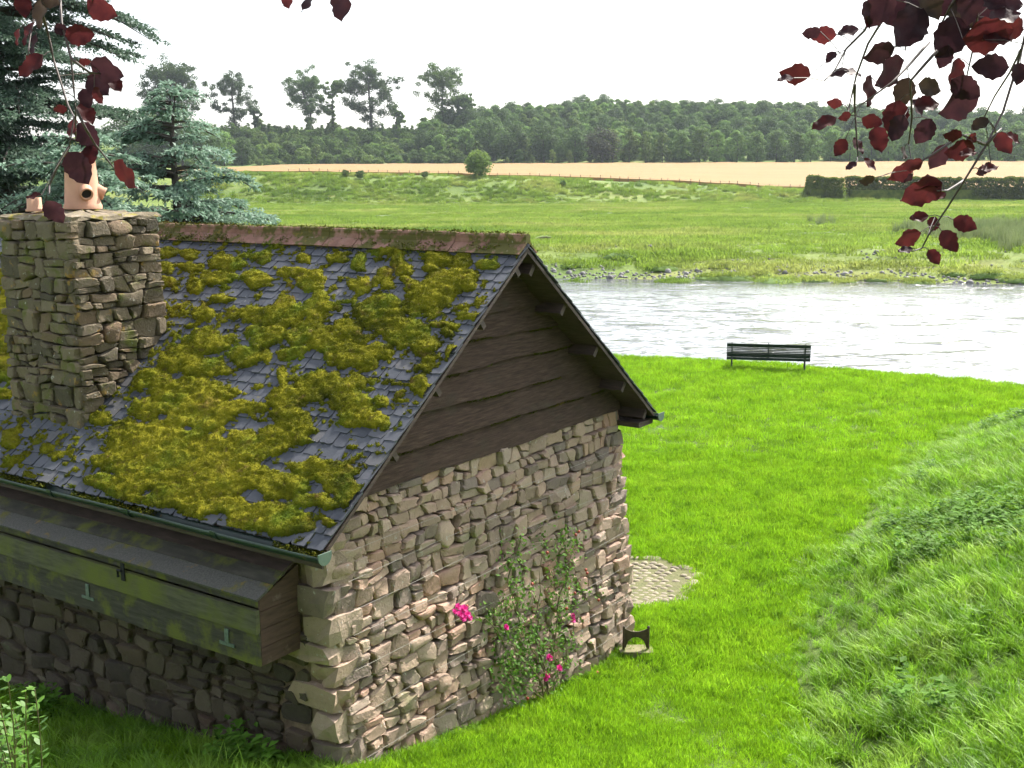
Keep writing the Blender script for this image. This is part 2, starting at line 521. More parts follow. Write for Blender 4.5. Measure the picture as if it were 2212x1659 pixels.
M_STONE = mkmat("rubble_stone", [(0.25, (0.18, 0.127, 0.094)), (0.5, (0.35, 0.255, 0.186)), (0.75, (0.47, 0.37, 0.282))], 9, 8, 0.9,
                bump=(38, 0.6, 0.02), bump2=(9, 0.5, 0.03),
                tint=[(0.0, (0.12, 0.10, 0.092)), (0.22, (0.25, 0.18, 0.14)), (0.45, (0.37, 0.25, 0.18)), (0.62, (0.43, 0.315, 0.235)), (0.78, (0.32, 0.255, 0.205)), (0.9, (0.43, 0.235, 0.165)), (1.0, (0.52, 0.39, 0.295))],
                patches=((1.6, 0.60, 0.76, (0.23, 0.22, 0.11)), (55, 0.60, 0.70, (0.16, 0.12, 0.09)), (14, 0.62, 0.70, (0.46, 0.44, 0.38)), (3.5, 0.64, 0.74, (0.13, 0.10, 0.085))))
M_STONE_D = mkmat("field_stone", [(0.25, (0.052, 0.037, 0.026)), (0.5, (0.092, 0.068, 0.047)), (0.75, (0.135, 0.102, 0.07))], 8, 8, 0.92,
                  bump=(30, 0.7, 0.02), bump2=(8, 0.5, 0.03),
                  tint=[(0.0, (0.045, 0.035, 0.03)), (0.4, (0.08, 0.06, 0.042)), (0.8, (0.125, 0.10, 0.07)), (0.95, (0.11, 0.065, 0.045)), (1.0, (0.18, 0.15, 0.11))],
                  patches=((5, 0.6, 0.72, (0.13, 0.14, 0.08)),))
M_STONE_C = mkmat("chimney_stone", [(0.25, (0.058, 0.046, 0.028)), (0.5, (0.13, 0.102, 0.062)), (0.75, (0.215, 0.175, 0.112))], 10, 8, 0.92,
                  bump=(36, 0.7, 0.02), bump2=(9, 0.5, 0.03),
                  tint=[(0.0, (0.06, 0.05, 0.035)), (0.4, (0.13, 0.102, 0.063)), (0.8, (0.205, 0.16, 0.104)), (1.0, (0.18, 0.112, 0.065))],
                  patches=((7, 0.60, 0.68, (0.30, 0.18, 0.045)), (3.2, 0.54, 0.66, (0.105, 0.115, 0.02)), (16, 0.63, 0.72, (0.46, 0.45, 0.40))))
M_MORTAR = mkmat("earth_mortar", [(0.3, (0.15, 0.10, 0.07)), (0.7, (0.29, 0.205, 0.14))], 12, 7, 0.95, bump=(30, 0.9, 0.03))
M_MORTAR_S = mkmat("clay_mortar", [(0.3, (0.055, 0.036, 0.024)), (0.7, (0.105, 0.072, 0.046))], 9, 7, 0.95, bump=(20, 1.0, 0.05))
M_MORTAR_C = mkmat("chimney_mortar", [(0.3, (0.10, 0.085, 0.05)), (0.7, (0.20, 0.17, 0.11))], 12, 7, 0.95, bump=(30, 0.9, 0.03))


def clip(poly, n, c):
    """keep the part of the polygon with n.p <= c"""
    out = []; m = len(poly)
    for i in range(m):
        a, b = poly[i], poly[(i + 1) % m]
        da = n[0] * a[0] + n[1] * a[1] - c; db = n[0] * b[0] + n[1] * b[1] - c
        if da <= 0: out.append(a)
        if da * db < 0:
            t = da / (da - db); out.append((a[0] + t * (b[0] - a[0]), a[1] + t * (b[1] - a[1])))
    return out


def rubble(outline, n, asp=1.9, r=rng, wvar=0.5, fixed=()):
    """rough courses of unequal stones filling an outline: power cells of jittered seeds. fixed: (x, y, radius)."""
    O = np.array(outline, float); lo, hi = O.min(0), O.max(0); w, h = hi - lo
    cell = math.sqrt(w * h * asp / n)
    nr = max(1, int(round(h * asp / cell))); S = []
    for j in range(nr):
        yb = lo[1] + (j + 0.5) * h / nr; x = lo[0] - cell * r.random()
        while x < hi[0] + cell * 0.4:
            x += cell * r.uniform(0.45, 1.55)
            S.append((x, yb + r.uniform(-0.34, 0.34) * h / nr))
    S = [s for s in S if not any(math.hypot(s[0] - f[0], (s[1] - f[1]) * 1.3) < f[2] * 1.25 for f in fixed)]
    wt = list(r.uniform(-wvar, wvar, len(S)) * cell * cell * 0.35)
    for f in fixed: S.append((f[0], f[1])); wt.append((f[2] * 0.9) ** 2)
    S = np.array(S); wt = np.array(wt); Q = S * [1, asp]
    res = []
    for i in range(len(S)):
        d2 = ((Q - Q[i]) ** 2).sum(1); nb = np.argsort(d2)[1:26]
        poly = [(p[0], p[1] * asp) for p in outline]
        for j in nb:
            nn = 2 * (Q[j] - Q[i]); c = (Q[j] @ Q[j] - wt[j]) - (Q[i] @ Q[i] - wt[i])
            poly = clip(poly, nn, c)
            if len(poly) < 3: break
        if len(poly) >= 3:
            P = np.array(poly) / [1, asp]
            x, y = P[:, 0], P[:, 1]
            A = 0.5 * abs(np.dot(x, np.roll(y, -1)) - np.dot(y, np.roll(x, -1)))
            if A > 0.0025: res.append((P, A))
    return res


def coursed(x0, x1, y0, y1, h0, h1, w0, w1, r=rng, thin=0.45):
    """roughly coursed rubble: wavering bed joints, unequal stones, many split into flat pieces"""
    beds = [(y0, r.random() * 90)]
    while beds[-1][0] < y1 - h0: beds.append((min(y1, beds[-1][0] + r.uniform(h0, h1)), r.random() * 90))
    beds[-1] = (y1, beds[-1][1])
    wav = lambda k, x: beds[k][0] + (0.0 if k in (0, len(beds) - 1) else 0.055 * (float(fbm(np.array(x * 2.2 + beds[k][1]), np.array(k * 1.7), 3)) - 0.5) * 2)
    res = []
    for k in range(len(beds) - 1):
        x = x0; jl = 0.0
        while x < x1 - 0.03:
            hh = beds[k + 1][0] - beds[k][0]
            w = min(r.uniform(w0, w1) * (0.75 + 1.6 * hh), x1 - x)
            if x1 - x - w < w0 * 0.7: w = x1 - x
            jr = r.normal(0, 0.022) if x + w < x1 - 0.01 else 0.0
            bl_, br_, tl_, tr_ = (x - jl, wav(k, x)), (x + w - jr, wav(k, x + w)), (x + jl, wav(k + 1, x)), (x + w + jr, wav(k + 1, x + w))
            n = 1 if r.random() > thin or hh < 0.13 else (2 if r.random() < 0.75 or hh < 0.2 else 3)
            cuts = [0] + sorted(np.clip(np.arange(1, n) / n + r.normal(0, 0.08, n - 1), 0.2, 0.8)) + [1]; tl2 = r.normal(0, 0.06)
            lp = lambda a, b, t: (a[0] + (b[0] - a[0]) * t, a[1] + (b[1] - a[1]) * t)
            for i in range(n):
                c0, c1 = cuts[i], cuts[i + 1]; e0 = tl2 if i else 0; e1 = tl2 if i < n - 1 else 0
                A_, B_, C_, D_ = lp(bl_, tl_, c0 - e0), lp(br_, tr_, c0 + e0), lp(br_, tr_, c1 + e1), lp(bl_, tl_, c1 - e1)
                parts = [(0, 1)] if (r.random() < 0.75 or w < 1.9 * hh * (c1 - c0) or w < 0.2) else [(0, r.uniform(0.3, 0.7))]
                if parts[0][1] < 1: parts.append((parts[0][1], 1))
                for s0_, s1_ in parts:
                    P = [lp(A_, B_, s0_), lp(A_, B_, (s0_ + s1_) / 2), lp(A_, B_, s1_), lp(lp(A_, B_, s1_), lp(D_, C_, s1_), 0.5), lp(D_, C_, s1_), lp(D_, C_, (s0_ + s1_) / 2), lp(D_, C_, s0_), lp(lp(A_, B_, s0_), lp(D_, C_, s0_), 0.5)]
                    P = np.array(P); sz = min(np.ptp(P[:, 0]), np.ptp(P[:, 1])); P = P + r.normal(0, 0.07 * sz, P.shape)
                    res.append((P, np.ptp(P[:, 0]) * np.ptp(P[:, 1])))
            x += w; jl = jr
    return res


def stone_mesh(P, to3d, depth, r=rng, gap=0.008):
    P = np.asarray(P, float)
    x, y = P[:, 0], P[:, 1]
    if np.dot(x, np.roll(y, -1)) - np.dot(y, np.roll(x, -1)) < 0: P = P[::-1]
    # drop tiny edges, then cut the corners
    keep = [i for i in range(len(P)) if np.hypot(*(P[i] - P[i - 1])) > 0.025]
    if len(keep) >= 3: P = P[keep]
    q = r.uniform(0.10, 0.30)
    Q = np.concatenate([np.stack([P[i] + q * (P[i - 1] - P[i]), P[i] + q * (P[(i + 1) % len(P)] - P[i])]) for i in range(len(P))])
    c = Q.mean(0); rad = np.hypot(*(Q - c).T).mean()
    Q = c + (Q - c) * max(0.6, 1 - gap / max(rad, 0.02)) * (1 + r.normal(0, 0.025, (len(Q), 1)))
    k = len(Q); tx, ty = r.normal(0, 0.12, 2)
    tl = lambda A: (A - c) @ np.array([tx, ty])
    R2 = c + (Q - c) * r.uniform(0.88, 0.96, (k, 1)); R3 = c + (Q - c) * r.uniform(0.70, 0.84, (k, 1))
    D1 = depth * 0.5 + r.normal(0, 0.004, k) + 0.5 * tl(Q)
    D2 = depth * 0.88 + r.normal(0, 0.006, k) + tl(R2)
    D3 = depth * r.uniform(0.98, 1.06) + r.normal(0, 0.0015, k) + tl(R3)
    pts = [(*p, -0.05) for p in Q] + [(*p, d) for p, d in zip(Q, D1)] + [(*p, d) for p, d in zip(R2, D2)] + [(*p, d) for p, d in zip(R3, D3)]
    A = np.array(pts); V = to3d(A[:, 0], A[:, 1], A[:, 2])
    F = []
    for lvl in range(3):
        for i in range(k):
            j = (i + 1) % k; F.append((lvl * k + i, lvl * k + j, (lvl + 1) * k + j, (lvl + 1) * k + i))
    F.append(tuple(range(3 * k, 4 * k)))
    return V, F


def block_mesh(c, ax, ay, az, L, r=rng, jit=0.13):
    """a rough squared block"""
    g = [-1, -0.55, 0.1, 0.6, 1]; pts = {}; V = []; F = []
    nx, ny, nz = 4, 3, 3
    ix = np.linspace(-1, 1, nx); iy = np.linspace(-1, 1, ny); iz = np.linspace(-1, 1, nz)
    def vid(a, b, d):
        if (a, b, d) not in pts:
            p = np.array([ix[a], iy[b], iz[d]])
            e = np.abs(p) > 0.99
            if e.sum() >= 2: p = p * (1 - 0.05 * (e.sum() - 1))
            p = p + r.normal(0, jit * 0.5, 3)
            pts[(a, b, d)] = len(V); V.append(np.asarray(c) + p[0] * L[0] / 2 * ax + p[1] * L[1] / 2 * ay + p[2] * L[2] / 2 * az)
        return pts[(a, b, d)]
    def face(f, n1, n2):
        for i in range(n1 - 1):
            for j in range(n2 - 1): F.append((f(i, j), f(i + 1, j), f(i + 1, j + 1), f(i, j + 1)))
    face(lambda i, j: vid(i, ny - 1 - j, 0), nx, ny); face(lambda i, j: vid(i, j, nz - 1), nx, ny)
    face(lambda i, j: vid(i, 0, j), nx, nz); face(lambda i, j: vid(nx - 1 - i, ny - 1, j), nx, nz)
    face(lambda i, j: vid(0, ny - 1 - i, j), ny, nz); face(lambda i, j: vid(nx - 1, i, j), ny, nz)
    if np.dot(np.cross(ax, ay), az) < 0: F = [f[::-1] for f in F]
    return np.array(V), F


def area_px(V, nrm):
    c = V.mean(0); x, y = px(c)
    if not (-60 < x < 2270 and -60 < y < 1720): return 0.0
    X, Y = px(V)
    return float((X.max() - X.min()) * (Y.max() - Y.min()))


PIECES = []          # (area, V, F, parent, material, tint, smooth)


def batter(z):
    return 0.30 * (1 - np.clip(np.asarray(z) / 3.07, -0.2, 1))


base = Bp(0, 0, 0.0)
cottage = empty("cottage", base)
tag(cottage, "old rubble stone cottage with a mossy slate roof and dark boarded gable", "cottage")

# wall cores (the mortar behind the stones)
c = MB()
zb = -0.3
for a, b in ((0.0, WID),):
    V = np.concatenate([Bp([batter(zb) - 0.05, batter(3.07) - 0.05, batter(3.07) - 0.05, batter(zb) - 0.05], [0.03, 0.03, WID - 0.03, WID - 0.03], [zb, 2.95, 2.95, zb]),
                        Bp([-0.55] * 4, [0.03, 0.03, WID - 0.03, WID - 0.03], [zb, 2.95, 2.95, zb])])
    c.add(V, [(0, 3, 2, 1), (4, 5, 6, 7), (0, 1, 5, 4), (1, 2, 6, 5), (2, 3, 7, 6), (3, 0, 4, 7)])
gable = c.obj("gable_wall", M_MORTAR, cottage)
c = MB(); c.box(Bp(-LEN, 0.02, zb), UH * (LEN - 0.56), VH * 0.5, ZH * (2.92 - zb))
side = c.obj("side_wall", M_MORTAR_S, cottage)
c = MB(); c.box(Bp(-LEN, WID - 0.52, zb), UH * (LEN - 0.56), VH * 0.5, ZH * (2.92 - zb))
back = c.obj("back_wall", M_STONE_D, cottage)
c = MB()
V = np.concatenate([Bp([-LEN] * 5, [0.53, 0.53, RV, WID - 0.53, WID - 0.53], [zb, 2.9, 4.95, 2.9, zb]), Bp([-LEN + 0.4] * 5, [0.53, 0.53, RV, WID - 0.53, WID - 0.53], [zb, 2.9, 4.95, 2.9, zb])])
c.add(V, [(0, 1, 2, 3, 4), (9, 8, 7, 6, 5)] + [(i, i + 5, (i + 1) % 5 + 5, (i + 1) % 5) for i in range(5)])
c.obj("end_wall", M_STONE_D, cottage)

# stones of the gable
gp = lambda a, b, d: Bp(batter(b) + d, a, b)
rnd_c = uvz(onplane(965, 1152, UH, Bp(0.13, 0, 0)))
outl = [(0.10, -0.15), (WID - 0.06, -0.15), (WID - 0.06, 3.06), (0.30, 3.06), (0.10, 2.90)]
cells = [c_ for c_ in coursed(0.10, WID - 0.06, -0.12, 3.06, 0.10, 0.22, 0.15, 0.34) if math.hypot(c_[0][:, 0].mean() - rnd_c[1], c_[0][:, 1].mean() - rnd_c[2]) > 0.15]
cells.append((np.array([(rnd_c[1] + 0.15 * math.cos(w), rnd_c[2] + 0.165 * math.sin(w)) for w in np.linspace(0, 2 * math.pi, 8, endpoint=False)]), 0.08))
for P, A in cells:
    cc = P.mean(0)
    if cc[1] < -0.02 or (cc[0] < 0.30 and cc[1] > 2.92): continue
    fixedstone = math.hypot(cc[0] - rnd_c[1], cc[1] - rnd_c[2]) < 0.08
    V, F = stone_mesh(P, gp, rng.choice([0.03, 0.045, 0.06, 0.085], p=[0.3, 0.35, 0.25, 0.1]) + (0.03 if fixedstone else 0))
    PIECES.append((area_px(V, UH), V, F, gable, M_STONE, 0.62 if fixedstone else rng.random(), rng.random() < 0.25 or fixedstone, "stone"))
# stones of the long wall, rounder and deeper in their mortar
sp = lambda a, b, d: Bp(a, 0.0 - d, b)
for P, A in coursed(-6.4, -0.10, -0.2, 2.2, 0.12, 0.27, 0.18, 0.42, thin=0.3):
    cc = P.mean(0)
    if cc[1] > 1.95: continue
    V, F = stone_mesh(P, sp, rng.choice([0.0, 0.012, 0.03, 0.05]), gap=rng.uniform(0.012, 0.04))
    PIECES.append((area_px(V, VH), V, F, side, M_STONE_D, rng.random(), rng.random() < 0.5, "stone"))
# corner stones
z = 0.25; k = 0
while z < 2.72:
    h = rng.uniform(0.17, 0.31); lg, lw = ((rng.uniform(0.38, 0.62), rng.uniform(0.24, 0.36)) if k % 2 else (rng.uniform(0.24, 0.36), rng.uniform(0.36, 0.6)))
    b_ = float(batter(z + h / 2))
    V, F = block_mesh(Bp(b_ + rng.uniform(0.03, 0.075) - lw / 2, rng.uniform(-0.05, -0.015) + lg / 2, z + h / 2), VH, -UH, ZH, (lg, lw, h * 0.95), jit=0.19)
    PIECES.append((area_px(V, UH), V, F, gable, M_STONE, rng.random() * 0.7, False, "corner_stone")); z += h; k += 1
z = -0.05; k = 0
while z < 2.85:
    h = rng.uniform(0.13, 0.27); lg, lw = ((rng.uniform(0.35, 0.5), 0.3) if k % 2 else (rng.uniform(0.22, 0.3), 0.45))
    b_ = float(batter(z + h / 2))
    V, F = block_mesh(Bp(b_ + 0.05 - lw / 2, WID + 0.05 + rng.uniform(-0.02, 0.06) - lg / 2, z + h / 2), VH, -UH, ZH, (lg, lw, h * 0.95), jit=0.18)
    PIECES.append((area_px(V, UH), V, F, gable, M_STONE, rng.random(), False, "corner_stone")); z += h; k += 1

# ---- chimney stack
CU0, CU1, CV0, CV1, CZT = -4.92, -3.68, 0.34, 1.42, 5.50
sl = (RZ - EZ) / (RV - EV)
rz_at = lambda v: EZ + sl * (np.asarray(v) - EV)
cb = lambda z: 0.05 * (CZT - np.asarray(z)) / 2.2
c = MB()
V = np.concatenate([Bp([CU0 + .05, CU1 - .05, CU1 - .05, CU0 + .05], [CV0 + .05, CV0 + .05, CV1 - .05, CV1 - .05], [3.0] * 4),
                    Bp([CU0 + .05, CU1 - .05, CU1 - .05, CU0 + .05], [CV0 + .05, CV0 + .05, CV1 - .05, CV1 - .05], [CZT] * 4)])
c.add(V, [(3, 2, 1, 0), (4, 5, 6, 7)] + [(i, (i + 1) % 4, (i + 1) % 4 + 4, i + 4) for i in range(4)])
chimney = c.obj("chimney", M_MORTAR_C, cottage)
chimney["label"] = "square rubble stone chimney stack with yellow lichen and moss"
ff = lambda a, b, d: Bp(a, CV0 - cb(b) - d, b)
fr = lambda a, b, d: Bp(CU1 + cb(b) + d, a, b)
fl = lambda a, b, d: Bp(CU0 - cb(b) - d, CV0 + CV1 - a, b)
for fn, w0, w1, n in ((ff, CU0 - 0.02, CU1 + 0.05, 120), (fr, CV0 - 0.05, CV1, 105), (fl, CV0, CV1, 45)):
    for P, A in coursed(w0, w1, 3.05, CZT - 0.03, 0.10, 0.23, 0.16, 0.34):
        cc = P.mean(0)
        if fn is ff and cc[1] < 3.2: continue
        if fn is not ff and cc[1] < float(rz_at(cc[0] if fn is fr else CV0 + CV1 - cc[0])) - 0.12: continue
        V, F = stone_mesh(P, fn, rng.choice([0.025, 0.045, 0.065]), gap=0.007)
        PIECES.append((area_px(V, UH) if fn is not fl else 0, V, F, chimney, M_STONE_C, rng.random(), rng.random() < 0.5, "stone"))
# flaunching and pots
c = MB(); prof = []
for zz, ex in ((CZT - 0.03, 0.02), (CZT - 0.005, 0.03), (CZT + 0.012, 0.0), (CZT + 0.03, -0.2), (CZT + 0.055, -0.5)):
    n = 9; ring = []
    for i in range(4 * n):
        s_, t_ = divmod(i, n); t_ /= n
        p = [(CU0 - ex + (CU1 - CU0 + 2 * ex) * t_, CV0 - ex), (CU1 + ex, CV0 - ex + (CV1 - CV0 + 2 * ex) * t_),
             (CU1 + ex - (CU1 - CU0 + 2 * ex) * t_, CV1 + ex), (CU0 - ex, CV1 + ex - (CV1 - CV0 + 2 * ex) * t_)][s_]
        ring.append(Bp(p[0], p[1], zz) + rng.normal(0, 0.014, 3))
    prof.append(ring)
m = 36; V = np.concatenate(prof); F = [(l * m + i, l * m + (i + 1) % m, (l + 1) * m + (i + 1) % m, (l + 1) * m + i) for l in range(4) for i in range(m)]
F.append(tuple(range(4 * m, 5 * m)))
M_CAP = mkmat("chimney_capping", [(0.3, (0.12, 0.10, 0.06)), (0.7, (0.24, 0.19, 0.13))], 8, 7, 0.95, bump=(25, 0.8, 0.02),
              patches=((5, 0.55, 0.62, (0.24, 0.20, 0.03)), (8, 0.6, 0.7, (0.36, 0.33, 0.28))))
obj("chimney_capping", V, F, M_CAP, chimney)
M_POT = mkmat("terracotta_pot", [(0.3, (0.44, 0.23, 0.145)), (0.7, (0.54, 0.30, 0.19))], 4, 6, 0.75, bump=(40, 0.15, 0.01),
              patches=((3, 0.62, 0.78, (0.40, 0.25, 0.19)),))
M_DARK = mkmat("soot", [(0, (0.01, 0.01, 0.01)), (1, (0.02, 0.02, 0.02))], 4, 2, 1.0)  # near-black for the iron hasp and the painted hollows of the spouts
pc = Bp(-4.33, 0.95, CZT + 0.07)
c = MB()
c.lathe(pc, [(0.205, 0.0), (0.205, 0.04), (0.192, 0.055), (0.165, 0.46), (0.158, 0.56), (0.175, 0.575), (0.175, 0.61), (0.15, 0.615), (0.13, 0.45), (0.13, 0.2)], 28)
for az_ in (-58, 18, 118):           # hooded side outlets: short spouts round the pot
    a_ = math.radians(az_); d = np.array([math.cos(a_), math.sin(a_), 0]); s_ = np.cross(ZH, d)
    ax = d * 0.9 - ZH * 0.42; ax /= np.linalg.norm(ax); t2 = np.cross(ax, s_)
    ring = []
    for q, rr in ((0.10, 0.085), (0.17, 0.078), (0.235, 0.066), (0.245, 0.072), (0.262, 0.072), (0.262, 0.056), (0.20, 0.054)):
        cc = pc + ZH * 0.27 + ax * q
        ring += [cc + rr * (math.cos(w) * s_ + math.sin(w) * t2) for w in np.linspace(0, 2 * math.pi, 14, endpoint=False)]
    F = [(l * 14 + i, l * 14 + (i + 1) % 14, (l + 1) * 14 + (i + 1) % 14, (l + 1) * 14 + i) for l in range(6) for i in range(14)]
    c.add(ring, F)
pot = c.obj("chimney_pot", M_POT, chimney, True)
for az_ in (-58, 18, 118):  # a dark disc closes each spout, painted as the shade inside
    a_ = math.radians(az_); d = np.array([math.cos(a_), math.sin(a_), 0]); s_ = np.cross(ZH, d); ax = d * 0.9 - ZH * 0.42; ax /= np.linalg.norm(ax); t2 = np.cross(ax, s_); cc = pc + ZH * 0.27 + ax * 0.235
    obj("flue_opening", [cc + 0.0555 * (math.cos(w) * s_ + math.sin(w) * t2) for w in np.linspace(0, 2 * math.pi, 14, endpoint=False)], [tuple(range(14))], M_DARK, chimney)
pot["label"] = "tall terracotta chimney pot with round side spouts"
c = MB(); c.lathe(Bp(-4.63, 0.55, CZT + 0.05), [(0.095, 0), (0.095, 0.02), (0.08, 0.03), (0.075, 0.15), (0.062, 0.15), (0.06, 0.02)], 16)
pot2 = c.obj("chimney_pot", M_POT, chimney, True); pot2["label"] = "small broken off terracotta pot"

# the 300 stones that show largest become parts, the rest stays joined wall by wall
PIECES.sort(key=lambda t: -t[0])
rest = {}
for i, (a_, V, F, par, mt, ti, sm, nm) in enumerate(PIECES):
    if i < 300:
        o = obj(nm, V, F, mt, par, sm); o["tint"] = float(ti)
    else:
        m_, t_ = rest.setdefault((par.name, mt.name), (MB(), []))
        m_.add(V, F); t_ += [ti] * len(V)
for (pn, mn), (m_, t_) in rest.items():
    o = obj("small_stones", np.vstack(m_.v), m_.f, bpy.data.materials[mn], bpy.data.objects[pn], False, t_); o["kind"] = "stuff"

# ---- roof
M_SLATE = mkmat("roof_slate", [(0.3, (0.052, 0.055, 0.066)), (0.6, (0.080, 0.084, 0.097)), (0.8, (0.12, 0.123, 0.134))], 6, 7, 0.6, spec=0.35,
                bump=(26, 0.35, 0.006), bump2=(5, 0.25, 0.02),
                tint=[(0.0, (0.038, 0.042, 0.055)), (0.5, (0.064, 0.070, 0.086)), (0.9, (0.09, 0.092, 0.108)), (1.0, (0.105, 0.098, 0.095))],
                patches=((22, 0.66, 0.72, (0.34, 0.35, 0.33)), (9, 0.66, 0.74, (0.16, 0.14, 0.05)), (3, 0.62, 0.72, (0.075, 0.078, 0.085))))
M_WOOD_D = mkmat("dark_stained_timber", [(0.3, (0.034, 0.021, 0.016)), (0.6, (0.070, 0.045, 0.036)), (0.8, (0.115, 0.078, 0.063))], 5, 8, 0.68,
                 bump=(9, 0.4, 0.01, (1, 1, 14)), stretch=(1, 1, 9), patches=((40, 0.70, 0.74, (0.22, 0.20, 0.19)),))
UPN = np.array([0, 0, 0]) + VH * (RV - EV) + ZH * (RZ - EZ); SLN = np.linalg.norm(UPN); UPN = UPN / SLN
NRN = np.cross(UH, UPN); NRN = NRN if NRN[2] > 0 else -NRN
UPF = -VH * (FV - RV) + ZH * (RZ - FZ); SLF = np.linalg.norm(UPF); UPF = UPF / SLF
NRF = np.cross(UPF, UH); NRF = NRF if NRF[2] > 0 else -NRF
EN = Bp(0, EV, EZ); EF = Bp(0, FV, FZ)
LU = -LEN - 0.3
c = MB()
th = 0.035
A0 = EN + UH * LU - NRN * 0.012; c.box(A0, UH * (OV - 0.015 - LU), UPN * SLN, -NRN * th)
roof = c.obj("roof", M_WOOD_D, cottage); roof["label"] = "steep slate roof thickly grown with yellow green moss"
c = MB(); c.box(EF + UH * LU - NRF * 0.012, UH * (OV - 0.015 - LU), UPF * SLF, -NRF * th); c.obj("roof_deck", M_WOOD_D, roof)

# slates: 10 shapes shared by all
SV = []
for q in range(10):
    lo_ = [(-0.5 + 0.5 * t * 2, 0.0) for t in (0, 0.25, 0.5, 0.75, 1)]
    P = [(x, rng.uniform(-0.02, 0.02)) for x in (-0.38, -0.1, 0.18, 0.4)]
    ch = rng.random(4)
    left = (-0.488, 0.05 + 0.10 * (ch[0] > 0.6)); right = (0.488, 0.05 + 0.12 * (ch[1] > 0.6))
    poly = [left] + P + [right, (0.485, 1.0), (-0.485, 1.0)]
    k = len(poly); w = rng.normal(0, 0.06, k)
    V = [(x, y, 0.0) for x, y in poly] + [(x * 0.992, y + (0.006 if y < 0.5 else 0), 1.0 + w[i]) for i, (x, y) in enumerate(poly)]
    F = [tuple(range(k))[::-1], tuple(range(k, 2 * k))] + [(i, (i + 1) % k, (i + 1) % k + k, i + k) for i in range(k)]
    SV.append((np.array(V), F, mkmesh("slate", V, F, False, M_SLATE)))


def slate_rows(E0, up, nr, SL, u_lo, u_hi):
    t = -0.045; out = []; row = 0
    while t < SL - 0.05:
        ex = 0.158 - 0.046 * (t / SL)
        ln = min(ex * 2.15, SL - t + 0.03)
        u = u_hi + rng.uniform(-0.012, 0.004) ; first = True
        while u > u_lo:
            w = rng.uniform(0.12, 0.235) * (1.08 - 0.2 * t / SL)
            if first and row % 2: w *= 0.62
            first = False
            th_ = rng.uniform(0.006, 0.012)
            tilt = (0.020 + rng.normal(0, 0.004)) / ln
            y = up - nr * tilt; y = y / np.linalg.norm(y); z = nr + up * tilt; z = z / np.linalg.norm(z)
            rot = rng.normal(0, 0.012)
            x = UH * math.cos(rot) + y * math.sin(rot); y2 = y * math.cos(rot) - UH * math.sin(rot)
            org = E0 + UH * (u - w / 2) + up * (t + rng.normal(0, 0.005)) + nr * (0.024 + rng.normal(0, 0.002))
            out.append((org, x * (w - 0.004), y2 * ln, z * th_, u - w / 2, t, int(rng.integers(10)), rng.random()))
            u -= w
        t += ex; row += 1
    return out

# ---- moss: where it grows, read off the photograph (display pixels), as cushions on the slates
Z3 = [(180,420,60,40),(210,580,90,60),(120,520,60,30),(60,520,70,25),(270,680,40,40),(390,430,50,25),(560,450,50,60),(560,600,80,50),(740,380,80,25),
      (835,440,45,50),(740,530,60,45),(765,620,50,35),(670,590,40,30),(920,590,60,25),(880,520,40,30),(1100,420,100,50),(1050,490,60,30),(1290,430,50,60),(1200,560,150,60),
      (1100,640,150,70),(1300,620,60,40),(980,740,130,80),(1090,720,90,50),(700,740,130,60),(620,830,90,70),(760,850,120,70),(900,920,130,70),(820,960,90,60),
      (960,1000,60,70),(1040,1030,60,40),(250,770,80,70),(220,900,90,70),(60,800,100,90),(110,960,60,60),(330,1000,120,60),(480,920,90,70),(440,1080,120,70),
      (560,1110,120,60),(660,1060,100,40),(120,1080,100,60),(300,1280,130,80),(230,1350,100,50),(450,1310,110,60),(530,1270,60,50),(480,1420,110,90),
      (560,1440,110,80),(640,1540,90,60),(700,1400,50,40),(730,1560,50,50),(60,1400,120,100),(100,1520,100,80),(30,1230,30,50),(150,1620,120,40),
      (960,1290,60,50),(1010,1330,50,40),(1150,880,90,25),(1190,1090,50,50),(1370,810,50,20),(1440,480,70,30),(1180,940,40,30),(0,940,60,60)]
Z2 = [(1000,320,60,30),(1120,330,60,25),(990,420,60,40),(1000,500,80,30),(1170,520,60,40),(1300,470,100,40),(1150,410,60,30),(1350,390,100,40),(1560,350,60,30),
      (1520,480,80,50),(1330,600,80,20),(1230,690,60,40),(1550,700,150,60),(1560,830,100,60),(1250,850,150,60),(1080,950,120,80),(950,1080,130,60),
      (1200,1000,150,60),(1500,950,120,60),(1150,1150,250,80),(1300,1250,200,60),(900,1250,120,60),(1000,1400,250,60),(1400,1450,200,80),(1100,1550,400,80),
      (700,1550,120,40),(600,1310,60,40),(700,1420,60,30),(60,870,60,60),(40,580,50,40),(50,1030,60,40),(0,960,60,40),(30,1150,50,30),(70,1430,50,40),(300,1480,40,30),
      (1050,1300,160,60),(850,1380,120,60),(780,1480,140,50)]
Z4 = [(200,500,300,150),(600,450,300,150),(300,650,400,110),(700,700,300,120),(1000,620,260,120),(900,850,200,60),(1150,900,220,80),(1330,960,100,90),(1300,700,200,120),
      (1550,560,200,90),(1750,640,150,120),(1800,780,90,60),(1550,830,160,60),(1250,330,180,100),(1350,150,120,90),(1000,420,200,80),(700,180,220,80),(500,60,200,60),(1000,80,200,60),
      (1850,150,140,90),(1760,60,100,60),(1980,190,90,40),(1450,330,80,40),(1800,400,90,25),(1640,960,60,40)]
H4 = [(910,230,80,45),(850,320,45,45),(560,235,45,28),(350,130,35,35),(340,375,60,22),(1210,510,50,30),(1090,780,75,55),(1580,720,50,50),(240,750,50,30),(1430,445,60,45),(1900,640,60,40),
      (1560,925,60,45),(1700,910,70,50),(760,930,90,30)]
